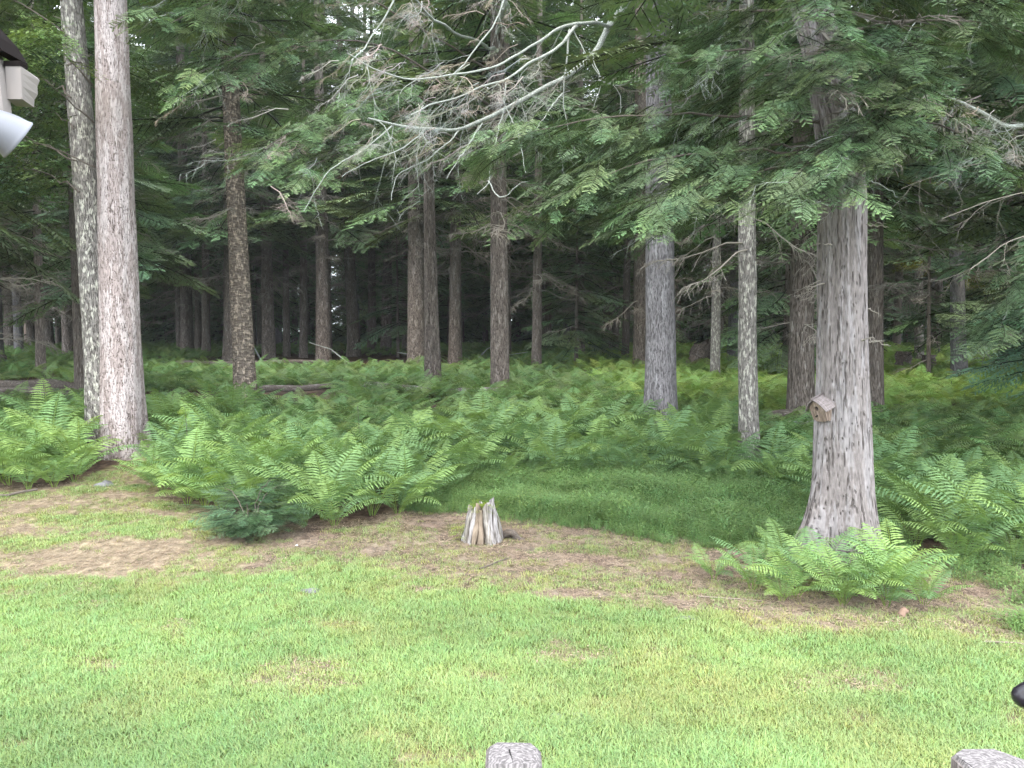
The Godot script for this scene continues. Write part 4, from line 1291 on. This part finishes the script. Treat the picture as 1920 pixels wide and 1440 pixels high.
# ------------------------------------------------------------------ lawn and litter
func lawn() -> void:
	var kinds := []
	for k in 3:
		rng.seed = 600 + k
		var s := Shape.new()
		for i in 22:
			var a := rng.randf() * TAU
			var r := 0.055 * sqrt(rng.randf())
			var p := Vector3(cos(a) * r, -0.005, sin(a) * r)
			var b := rng.randf() * TAU
			var lean := rng.randf_range(0.2, 1.0)
			var hh := rng.randf_range(0.022, 0.05)
			var d := Vector3(cos(b) * lean, 1.0, sin(b) * lean).normalized()
			var m := p + d * hh * 0.6
			var tip := m + (d + Vector3(cos(b), -0.5, sin(b)) * 0.6).normalized() * hh * 0.55
			var w := Vector3(-sin(b), 0, cos(b)) * 0.0016
			var e := rng.randf_range(0.75, 1.25)
			s.tint = Color(e, e, e) if rng.randf() < 0.93 else Color(2.0, 1.3, 1.6)
			var nn := Vector3(-cos(b) * 0.5, 1, -sin(b) * 0.5).normalized()
			var q := s.v.size()
			s.vert(p - w, nn); s.vert(p + w, nn); s.vert(m - w * 0.8, nn); s.vert(m + w * 0.8, nn); s.vert(tip, nn)
			s.idx.append_array([q, q + 1, q + 3, q, q + 3, q + 2, q + 2, q + 3, q + 4])
		kinds.append(s.mesh())
	rng.seed = 61
	for k in 3:
		var where := []
		var tints := []
		for i in 22000:
			var d := 2.4 + 7.0 * pow(rng.randf(), 1.25)
			var x := rng.randf_range(-1, 1) * (d * 0.72 + 0.3)
			var t := turf(x, -d)
			if d > along(FERN_EDGE, x) or rng.randf() > t * 1.15 + 0.012:
				continue
			var size := rng.randf_range(0.65, 1.25) * lerpf(0.7, 1.0, t)
			where.append(Transform3D(Basis(Vector3.UP, rng.randf() * TAU).scaled(Vector3.ONE * size), on_ground(x, -d)))
			var c := leaf_tint(0.12)
			var v := soft.get_noise_2d(x * 7.0, d * 12.0 + 30.0)
			c = c * (1.0 + 0.22 * v)
			c.r *= 1.0 + 0.35 * maxf(0.0, soft.get_noise_2d(x * 10.0 + 200.0, d * 14.0)) + 0.25 * (1.0 - t)
			tints.append(c)
		var o := scatter("grass", kinds[k], M.grass, where, tints, self)
		tag(o, "mown lawn grass, thinning out towards the fern bank", "grass", "lawn grass", "stuff")
	# fallen needles, flakes and twig bits
	rng.seed = 71
	for k in 2:
		var s := Shape.new()
		for i in 14:
			var a := rng.randf() * TAU
			var p := Vector3(rng.randf_range(-.08, .08), rng.randf_range(0.003, 0.014), rng.randf_range(-.08, .08))
			var d := Vector3(cos(a), rng.randf_range(-.1, .15), sin(a))
			var e := rng.randf_range(0.6, 1.5)
			s.tint = Color(0.25 * e, 0.19 * e, 0.15 * e) if rng.randf() < 0.75 else Color(0.30 * e, 0.24 * e, 0.18 * e)
			var long := rng.randf_range(0.02, 0.07) if k == 0 else rng.randf_range(0.015, 0.04)
			s.kite(p, p + d * long, Vector3(-sin(a), 0, cos(a)) * (0.0016 if k == 0 else 0.0045), Vector3.UP, 0.4, 0.3)
		var where := []
		var tints := []
		for i in 16000 if k == 0 else 2600:
			var d := 4.0 + 5.2 * rng.randf()
			var x := rng.randf_range(-1, 1) * (d * 0.72 + 0.2)
			if d > along(FERN_EDGE, x) + 0.3 or rng.randf() < turf(x, -d) * 1.1:
				continue
			where.append(Transform3D(Basis(Vector3.UP, rng.randf() * TAU).scaled(Vector3.ONE * rng.randf_range(0.7, 1.3)), on_ground(x, -d)))
			var e := rng.randf_range(0.8, 1.2)
			tints.append(Color(e, e, e * 0.95))
		var o := scatter("needle_litter", s.mesh(), M.flakes, where, tints, self)
		tag(o, "fallen needles and leaf flakes on the bare ground before the ferns", "leaf litter", "needle litter", "stuff")

# ------------------------------------------------------------------ posts, stump, birdhouse, logs, stones
func log_thing(called: String, pts: Array, r0: float, r1: float, mat: Material, label: String, category := "log") -> Node3D:
	var o := thing(called, pts[0], label, category)
	var line := []
	var rad := []
	for i in 13:
		var t := i / 12.0
		var f := t * (pts.size() - 1.001)
		var p: Vector3 = pts[int(f)].lerp(pts[int(f) + 1], f - int(f))
		line.append(p - pts[0] + Vector3(0, 0.3 * r0 * sin(t * 9.0 + r0 * 90.0), 0))
		rad.append(lerpf(r0, r1, t) * (1.0 + 0.12 * sin(t * 23.0)))
	var s := Shape.new()
	s.tube(line, rad, 12, 0.6, true)
	part("stem", s.mesh(), mat, o)
	return o

func stone(x: float, z: float, sx: float, sy: float, sz: float, mat: Material, label: String, called := "stone", category := "stone") -> void:
	var s := Shape.new()
	var rings := 7
	var sides := 12
	for i in rings + 1:
		var la := PI * i / rings - PI / 2
		for k in sides + 1:
			var a := TAU * (k % sides) / sides
			var d := Vector3(cos(la) * cos(a), sin(la), cos(la) * sin(a))
			var w := 1.0 + 0.5 * fine.get_noise_3d(d.x * 60 + x * 90, d.y * 60, d.z * 60 + z * 90)
			s.vert(Vector3(d.x * sx, d.y * sy, d.z * sz) * w, d, Vector2(a, la))
	for i in rings:
		for k in sides:
			var q := i * (sides + 1) + k
			s.idx.append_array([q, q + 1, q + sides + 1, q + 1, q + sides + 2, q + sides + 1])
	var o := part(called, s.mesh(), mat, self)
	o.position = on_ground(x, z, sy * 0.3)
	tag(o, label, category)

func fence_post(x0: float, outline: Array, top: float, heart: Vector2, sd: int, label: String) -> void:
	var o := thing("fence_post", Vector3(x0, 0, -1.775), label, "post", "weathered posts at the bottom edge")
	var wood := old_wood(sd, Color(0.27, 0.25, 0.24), Color(0.48, 0.45, 0.45))
	var s := Shape.new()
	s.prism(outline, -0.05, top - 0.008, 0.003)
	part("shaft", s.mesh(), wood, o)
	s = Shape.new()
	var mid := Vector2.ZERO
	for p in outline:
		mid += p / outline.size()
	var inner := []
	for p in outline:
		inner.append(p * 1.0 + (mid - p).normalized() * 0.010)
	var ring := []
	for p in outline:
		ring.append(p + (mid - p).normalized() * 0.003)
	var k := inner.size()
	var to_uv := func(p: Vector2) -> Vector2: return (p + Vector2(0.09, 0.09)) / 0.18
	for i in k:
		var a: Vector2 = inner[i]
		var b: Vector2 = inner[(i + 1) % k]
		var q := s.v.size()
		for p in [mid, a, b]:
			s.vert(Vector3(p.x, top, p.y), Vector3.UP, to_uv.call(p))
		s.idx.append_array([q, q + 1, q + 2])
		var a2: Vector2 = ring[i]
		var b2: Vector2 = ring[(i + 1) % k]
		var outn := Vector3(a.x + b.x - 2 * mid.x, 0.05, a.y + b.y - 2 * mid.y).normalized()
		q = s.v.size()
		for e in [[a2, top - 0.008], [b2, top - 0.008], [b, top], [a, top]]:
			s.vert(Vector3(e[0].x, e[1], e[0].y), outn, to_uv.call(e[0]))
		s.idx.append_array([q, q + 1, q + 2, q, q + 2, q + 3])
	part("end_grain", s.mesh(), end_grain(sd + 50, heart), o)

func small_things() -> void:
	fence_post(0.004, [Vector2(-0.069, 0.055), Vector2(0.069, 0.055), Vector2(0.069, -0.022), Vector2(0.050, -0.052), Vector2(-0.048, -0.055), Vector2(-0.069, -0.032)], 0.957, Vector2(0.5, 0.78), 81, "weathered grey post top with curved end grain at bottom centre")
	fence_post(1.185, [Vector2(-0.085, 0.085), Vector2(0.095, 0.085), Vector2(0.115, 0.04), Vector2(0.038, -0.048), Vector2(-0.052, -0.045), Vector2(-0.085, -0.02)], 0.945, Vector2(0.15, 0.9), 82, "weathered grey post top cut off by the bottom right corner")
	# glossy black pole end at the right edge
	var bp := thing("black_pole", V(1.52, 0.0, -2.0), "shiny black rounded pole end at the right edge above the corner post", "pole")
	var gloss := matt(Color(0.010, 0.008, 0.012), 0.32)
	gloss.metallic_specular = 0.4
	var s := Shape.new()
	s.lathe([Vector2(0.0, 0.0), Vector2(0.012, 0.002), Vector2(0.022, 0.008), Vector2(0.029, 0.02), Vector2(0.033, 0.045), Vector2(0.036, 0.12), Vector2(0.036, 0.16)], Basis(Vector3.BACK, -1.15), V(1.393, 0.975, -2.0) - bp.position, 20)
	part("rounded_end", s.mesh(), gloss, bp)
	s = Shape.new()
	s.tube([V(1.52, -0.05, -2.0) - bp.position, V(1.52, 0.5, -2.0) - bp.position, V(1.52, 1.03, -2.0) - bp.position], [0.02, 0.02, 0.02], 12)
	part("pole_shaft", s.mesh(), gloss, bp)

	# ---- old stump
	var st := thing("tree_stump", on_ground(-0.28, -6.93), "weathered silver-grey tree stump split into upright slabs, plants on top", "stump")
	var silver := [old_wood(90, Color(0.29, 0.27, 0.25), Color(0.70, 0.685, 0.70)), old_wood(91, Color(0.25, 0.23, 0.2), Color(0.62, 0.60, 0.585)), old_wood(92, Color(0.30, 0.26, 0.22), Color(0.55, 0.50, 0.45))]
	for i in 19:
		var a := TAU * i / 19.0 + rng.randf_range(-.08, .08)
		var d := Vector3(sin(a), 0, cos(a))
		var tn := Vector3(cos(a), 0, -sin(a))
		var hh := rng.randf_range(0.25, 0.40) if d.z > -0.2 else rng.randf_range(0.2, 0.34)
		if i == 1 or i == 18:
			hh = 0.36
		var low := -0.04
		var wd := rng.randf_range(0.026, 0.04)
		s = Shape.new()
		var prev := []
		for j in 8:
			var t := j / 7.0
			var y := lerpf(low, hh, t)
			var r := lerpf(0.195, 0.10, pow(clampf(y / 0.36, 0, 1), 0.8)) + 0.008 * sin(t * 7.0 + i)
			var w := wd * (1.05 - 0.25 * t) * (0.85 + 0.15 * sin(t * 9.0 + i * 2.0))
			var c := d * r + Vector3(0, y, 0) + tn * 0.006 * sin(t * 5.0 + i)
			var skew := tn * (0.01 if j == 7 else 0.0)
			var now := [c - tn * w - d * 0.03, c - tn * w * 0.8 + d * 0.012 + skew, c + tn * w * 0.7 + d * 0.016, c + tn * w - d * 0.03]
			if j == 7:
				now[0].y -= rng.randf_range(0.0, 0.05)
				now[3].y -= rng.randf_range(0.0, 0.05)
			if prev.size():
				for k in 4:
					s.quad(prev[k], prev[(k + 1) % 4], now[(k + 1) % 4], now[k])
			prev = now
		s.quad(prev[0], prev[1], prev[2], prev[3])
		part("wood_slab", s.mesh(), silver[2 if i == 0 or i == 18 else [0, 1, 0, 0, 1][i % 5]], st)
	s = Shape.new()
	s.tube([Vector3(0, -0.05, 0), Vector3(0, 0.12, 0), Vector3(0.01, 0.25, 0)], [0.14, 0.11, 0.07], 12, 1.0, true)
	part("core", s.mesh(), M.brown_bark, st)
	var where := []
	var tints := []
	for i in 90:
		var a := rng.randf() * TAU
		var r := 0.10 * sqrt(rng.randf())
		where.append(Transform3D(Basis(Vector3.UP, rng.randf() * TAU).scaled(Vector3.ONE * rng.randf_range(0.06, 0.11)), Vector3(cos(a) * r, rng.randf_range(0.27, 0.36), sin(a) * r)))
		tints.append(leaf_tint())
	for i in 26:
		where.append(Transform3D(Basis(Vector3.UP, rng.randf() * TAU).scaled(Vector3.ONE * rng.randf_range(0.06, 0.1)), Vector3(rng.randf_range(-0.25, -0.15), rng.randf_range(0.0, 0.16), rng.randf_range(0.0, 0.12))))
		tints.append(leaf_tint())
	scatter("stump_plants", leaf_sprays[0], M.vine, where, tints, st)
	var root := log_thing("root_piece", [on_ground(-0.12, -7.0, -0.02), on_ground(0.0, -6.9, -0.06), on_ground(0.12, -6.92, 0.02)], 0.042, 0.022, M.dark_bark, "dark rotten root lump right beside the silver stump", "root")
	root.set_meta("label", "dark rotten root lump right beside the silver stump")

	# ---- dark shrub
	var sh := thing("hemlock_shrub", on_ground(-2.5, -7.0), "dark blue-green bushy shrub at the front of the ferns", "shrub")
	for i in 12:
		var a := TAU * i / 12.0
		var out := Vector3(sin(a), 0, cos(a)) * rng.randf_range(0.18, 0.36)
		var hh := rng.randf_range(0.15, 0.52)
		var l := limb(sh, "stem", [sh.position, sh.position + out * 0.4 + Vector3(0, hh * 0.7, 0), sh.position + out + Vector3(0, hh, 0)], 0.008, 0.003, M.dark_bark, 0.03)
		clothe(l, 16, 0.30, 0.25, M.shrub_needles, Color(1, 1, 1), sprays, -0.25)
	# slim flowering stalks above the ferns
	for e in [[-4.15, -9.4, 0.85, "slim leafy stalk above the ferns right of the twin tree"], [-2.0, -9.6, 0.8, "slim leafy stalk above the ferns left of the stump"]]:
		var sp := thing("leafy_stalk", on_ground(e[0], e[1]), e[3], "plant")
		var l := limb(sp, "stem", [sp.position, sp.position + Vector3(0.02, e[2] * 0.5, 0), sp.position + Vector3(0.0, e[2], 0)], 0.006, 0.003, M.dark_bark)
		clothe(l, 26, 0.14, 0.35, M.vine if e[0] < -3 else M.leaves, Color(0.7, 0.8, 0.8), leaf_sprays)

	# ---- birdhouse
	var bh := thing("birdhouse", V(2.665, 1.345, -6.34), "small tilted wooden birdhouse with a round hole, on the left of the big trunk", "birdhouse")
	var pale := old_wood(95, Color(0.33, 0.28, 0.25), Color(0.54, 0.48, 0.44))
	var roofw := old_wood(96, Color(0.36, 0.33, 0.32), Color(0.55, 0.51, 0.51))
	var inside := matt(Color(0.03, 0.025, 0.02), 0.95)
	# front panel with a real hole; local x right, y up, z towards the viewer
	var prof := [Vector2(-0.072, -0.10), Vector2(0.072, -0.10), Vector2(0.085, 0.035), Vector2(0.0, 0.105), Vector2(-0.085, 0.035)]
	var hole_at := Vector2(-0.005, 0.02)
	s = Shape.new()
	var n := 20
	for i in n:
		var rim := []
		for k in [i, i + 1]:
			var a: float = TAU * k / n
			var dir := Vector2(cos(a), sin(a))
			var far := 1.0
			for j in 5:
				var hit = Geometry2D.segment_intersects_segment(hole_at, hole_at + dir * 0.5, prof[j], prof[(j + 1) % 5])
				if hit != null:
					far = hole_at.distance_to(hit)
			rim.append([hole_at + dir * 0.02, hole_at + dir * far])
		for z in [0.075, 0.060]:
			s.quad(Vector3(rim[0][0].x, rim[0][0].y, z), Vector3(rim[1][0].x, rim[1][0].y, z), Vector3(rim[1][1].x, rim[1][1].y, z), Vector3(rim[0][1].x, rim[0][1].y, z))
		for e in 2:
			s.quad(Vector3(rim[0][e].x, rim[0][e].y, 0.075), Vector3(rim[1][e].x, rim[1][e].y, 0.075), Vector3(rim[1][e].x, rim[1][e].y, 0.060), Vector3(rim[0][e].x, rim[0][e].y, 0.060))
	part("front_panel", s.mesh(), pale, bh)
	for e in [-1, 1]:
		s = Shape.new()
		var a := Vector3(0.066 * e, -0.10, 0)
		var b := Vector3(0.079 * e, 0.038, 0)
		var w := Vector3(0.007 * e, 0, 0)
		for zz in [[0.058, -0.075]]:
			var f := Vector3(0, 0, zz[0])
			var k := Vector3(0, 0, zz[1])
			s.quad(a + f, b + f, b + k, a + k)
			s.quad(a + w + f, b + w + f, b + w + k, a + w + k)
			s.quad(a + f, a + w + f, b + w + f, b + f)
			s.quad(a + f, a + w + f, a + w + k, a + k)
		part("side_panel", s.mesh(), pale, bh)
		s = Shape.new()
		var line := [Vector2(-0.012 * e, 0.113), Vector2(0.04 * e, 0.082), Vector2(0.082 * e, 0.045), Vector2(0.112 * e, 0.002)]
		for j in 3:
			for o in [0.0, 0.009]:
				var p0 := Vector3(line[j].x, line[j].y + o, 0)
				var p1 := Vector3(line[j + 1].x, line[j + 1].y + o, 0)
				s.quad(p0 + Vector3(0, 0, 0.10), p1 + Vector3(0, 0, 0.10), p1 + Vector3(0, 0, -0.085), p0 + Vector3(0, 0, -0.085))
			for z in [0.10, -0.085]:
				s.quad(Vector3(line[j].x, line[j].y, z), Vector3(line[j + 1].x, line[j + 1].y, z), Vector3(line[j + 1].x, line[j + 1].y + 0.009, z), Vector3(line[j].x, line[j].y + 0.009, z))
		s.quad(Vector3(line[3].x, line[3].y, 0.10), Vector3(line[3].x, line[3].y + 0.009, 0.10), Vector3(line[3].x, line[3].y + 0.009, -0.085), Vector3(line[3].x, line[3].y, -0.085))
		part("roof_panel", s.mesh(), roofw, bh)
	s = Shape.new()
	s.box(Vector3(-0.064, -0.100, -0.075), Vector3(0.064, -0.088, 0.058), 0.002)
	part("floor_panel", s.mesh(), pale, bh)
	s = Shape.new()
	s.box(Vector3(-0.062, -0.087, -0.078), Vector3(0.062, 0.06, -0.066), 0.002)
	part("back_panel", s.mesh(), inside, bh)
	s = Shape.new()
	s.tube([Vector3(-0.02, -0.045, 0.07), Vector3(-0.02, -0.047, 0.095)], [0.009, 0.007], 8, 1.0, true)
	part("perch", s.mesh(), inside, bh)
	bh.rotation = Vector3(0.36, deg_to_rad(-64), deg_to_rad(4))

	# ---- logs and fallen wood
	log_thing("fallen_log", [on_ground(-13.4, -17.6, -0.05), on_ground(-11.0, -17.0, -0.12), on_ground(-9.0, -16.4, -0.05)], 0.16, 0.12, M.dark_bark, "dark rotting log lying at the left, behind the bright ferns")
	log_thing("fallen_log", [on_ground(-12.6, -16.2, -0.02), on_ground(-10.5, -16.0, -0.06), on_ground(-8.6, -15.4, -0.02)], 0.10, 0.08, M.brown_bark, "thinner brown log in front of the dark rotting log at left")
	log_thing("fallen_log", [on_ground(-5.4, -15.9, -0.12), on_ground(-4.5, -16.0, -0.14), on_ground(-3.6, -16.2, -0.12)], 0.075, 0.06, M.brown_bark, "reddish fallen log lying right of the birch foot")
	log_thing("fallen_log", [on_ground(-3.0, -15.2, -0.22), on_ground(-1.4, -14.9, -0.2), on_ground(-0.1, -14.5, -0.2)], 0.075, 0.05, M.lichen_bark, "pale grey log across the ferns before the middle trunk")
	log_thing("fallen_log", [on_ground(3.6, -11.8, -0.12), on_ground(4.4, -11.7, -0.22), on_ground(5.4, -11.9, -0.2)], 0.11, 0.13, M.dark_bark, "dark log with a pale broken end behind the birdhouse")
	log_thing("fallen_branch", [on_ground(4.15, -11.2, -0.25), on_ground(4.7, -11.1, -0.26), on_ground(5.1, -11.2, -0.2)], 0.035, 0.03, M.lichen_wood, "pale peeled branch on the dark log behind the birdhouse", "branch")
	log_thing("fallen_branch", [on_ground(-12.4, -27.5, -0.1), on_ground(-9.0, -27.8, -0.15), on_ground(-6.0, -28.5, -0.1)], 0.09, 0.06, M.brown_bark, "long dim fallen trunk far back right of the birch", "branch")
	for e in [[-1.6, -29.0, 1.3, 0.9], [-1.2, -29.3, 1.8, 0.5], [-2.6, -29.0, -1.8, 0.5], [-10.6, -31.5, -1.2, 1.9], [-6.0, -28.0, -1.5, 0.9]]:
		var p := on_ground(e[0], e[1])
		log_thing("dead_branch", [p, p + Vector3(e[2] * 0.5, e[3] * 0.7, 0.2), p + Vector3(e[2], e[3], 0.4)], 0.03, 0.012, M.lichen_wood, {0: "bare arching dead branch leaning right behind the snag"}.get(0) if e[0] == -1.6 else "low spread dead branch beside the arching one behind the snag" if e[0] == -1.2 else "arched dead branch on the needles left of the tan trunk" if e[0] == -2.6 else "leaning forked dead sapling right behind the birch" if e[0] == -10.6 else "dead branch poking from the needles midway to the tan trunk", "branch")
	log_thing("cut_stump", [on_ground(12.3, -23.4, 0.1), on_ground(12.3, -23.4, -0.65)], 0.26, 0.24, M.brown_bark, "brown cut stump among ferns at right, the left of two", "stump")
	log_thing("cut_stump", [on_ground(13.2, -23.6, 0.1), on_ground(13.2, -23.6, -0.6)], 0.22, 0.2, M.brown_bark, "brown cut stump among ferns at right, the right of two", "stump")
	log_thing("cut_stump", [on_ground(-17.9, -26.0, 0.1), on_ground(-17.9, -26.0, -0.55)], 0.24, 0.22, M.brown_bark, "reddish stump at the left edge among far ferns", "stump")
	log_thing("root_mass", [on_ground(6.2, -24.8, 0.1), on_ground(6.3, -24.9, -0.5), on_ground(6.45, -24.9, -0.8)], 0.5, 0.28, M.dark_bark, "black upturned root mass right of the big grey trunk", "root")
	# sticks
	log_thing("stick", [on_ground(-0.27, -6.08, -0.008), on_ground(-0.17, -6.18, -0.018), on_ground(-0.04, -6.32, -0.01)], 0.009, 0.005, M.dark_bark, "short dark stick on the needles below the stump", "stick")
	log_thing("stick", [on_ground(1.4, -5.46, -0.008), on_ground(1.6, -5.42, -0.012), on_ground(1.85, -5.38, -0.006)], 0.006, 0.004, M.old_stick, "thin pale stick left of the fern clump at right", "stick")
	log_thing("stick", [on_ground(3.0, -4.62, -0.008), on_ground(3.2, -4.6, -0.012), on_ground(3.35, -4.5, -0.006)], 0.007, 0.004, M.old_stick, "thin pale stick in the grass near the right edge", "stick")
	log_thing("stick", [on_ground(-5.95, -8.3, -0.01), on_ground(-5.7, -8.32, -0.02), on_ground(-5.45, -8.45, -0.05)], 0.018, 0.012, M.dark_bark, "dark curved stick before the ferns at the left edge", "stick")
	log_thing("wood_chip", [on_ground(2.72, -5.1, 0.0), on_ground(2.78, -5.12, -0.05)], 0.03, 0.018, matt(Color(0.22, 0.145, 0.11)), "tan bark chip at the right foot of the fern clump", "bark chip")
	# stones
	var rock := old_wood(97, Color(0.34, 0.34, 0.35), Color(0.50, 0.50, 0.51))
	stone(-1.56, -5.62, 0.085, 0.022, 0.055, rock, "flat grey stone in the lawn left of the middle")
	stone(0.27, -3.72, 0.12, 0.016, 0.05, rock, "flat pale stone in the grass near the bottom post")
	stone(1.19, -5.06, 0.08, 0.018, 0.04, rock, "flat grey stone in the thin grass left of the fern clump")
	stone(-4.86, -8.75, 0.12, 0.07, 0.08, rock, "rounded grey stone at the foot of the twin tree")
	var chalk := matt(Color(0.6, 0.6, 0.6))
	stone(-1.97, -6.7, 0.016, 0.012, 0.014, chalk, "tiny white pebble right of the dark shrub", "pebble", "pebble")
	stone(-0.72, -6.62, 0.014, 0.01, 0.012, chalk, "tiny white pebble left below the stump", "pebble", "pebble")
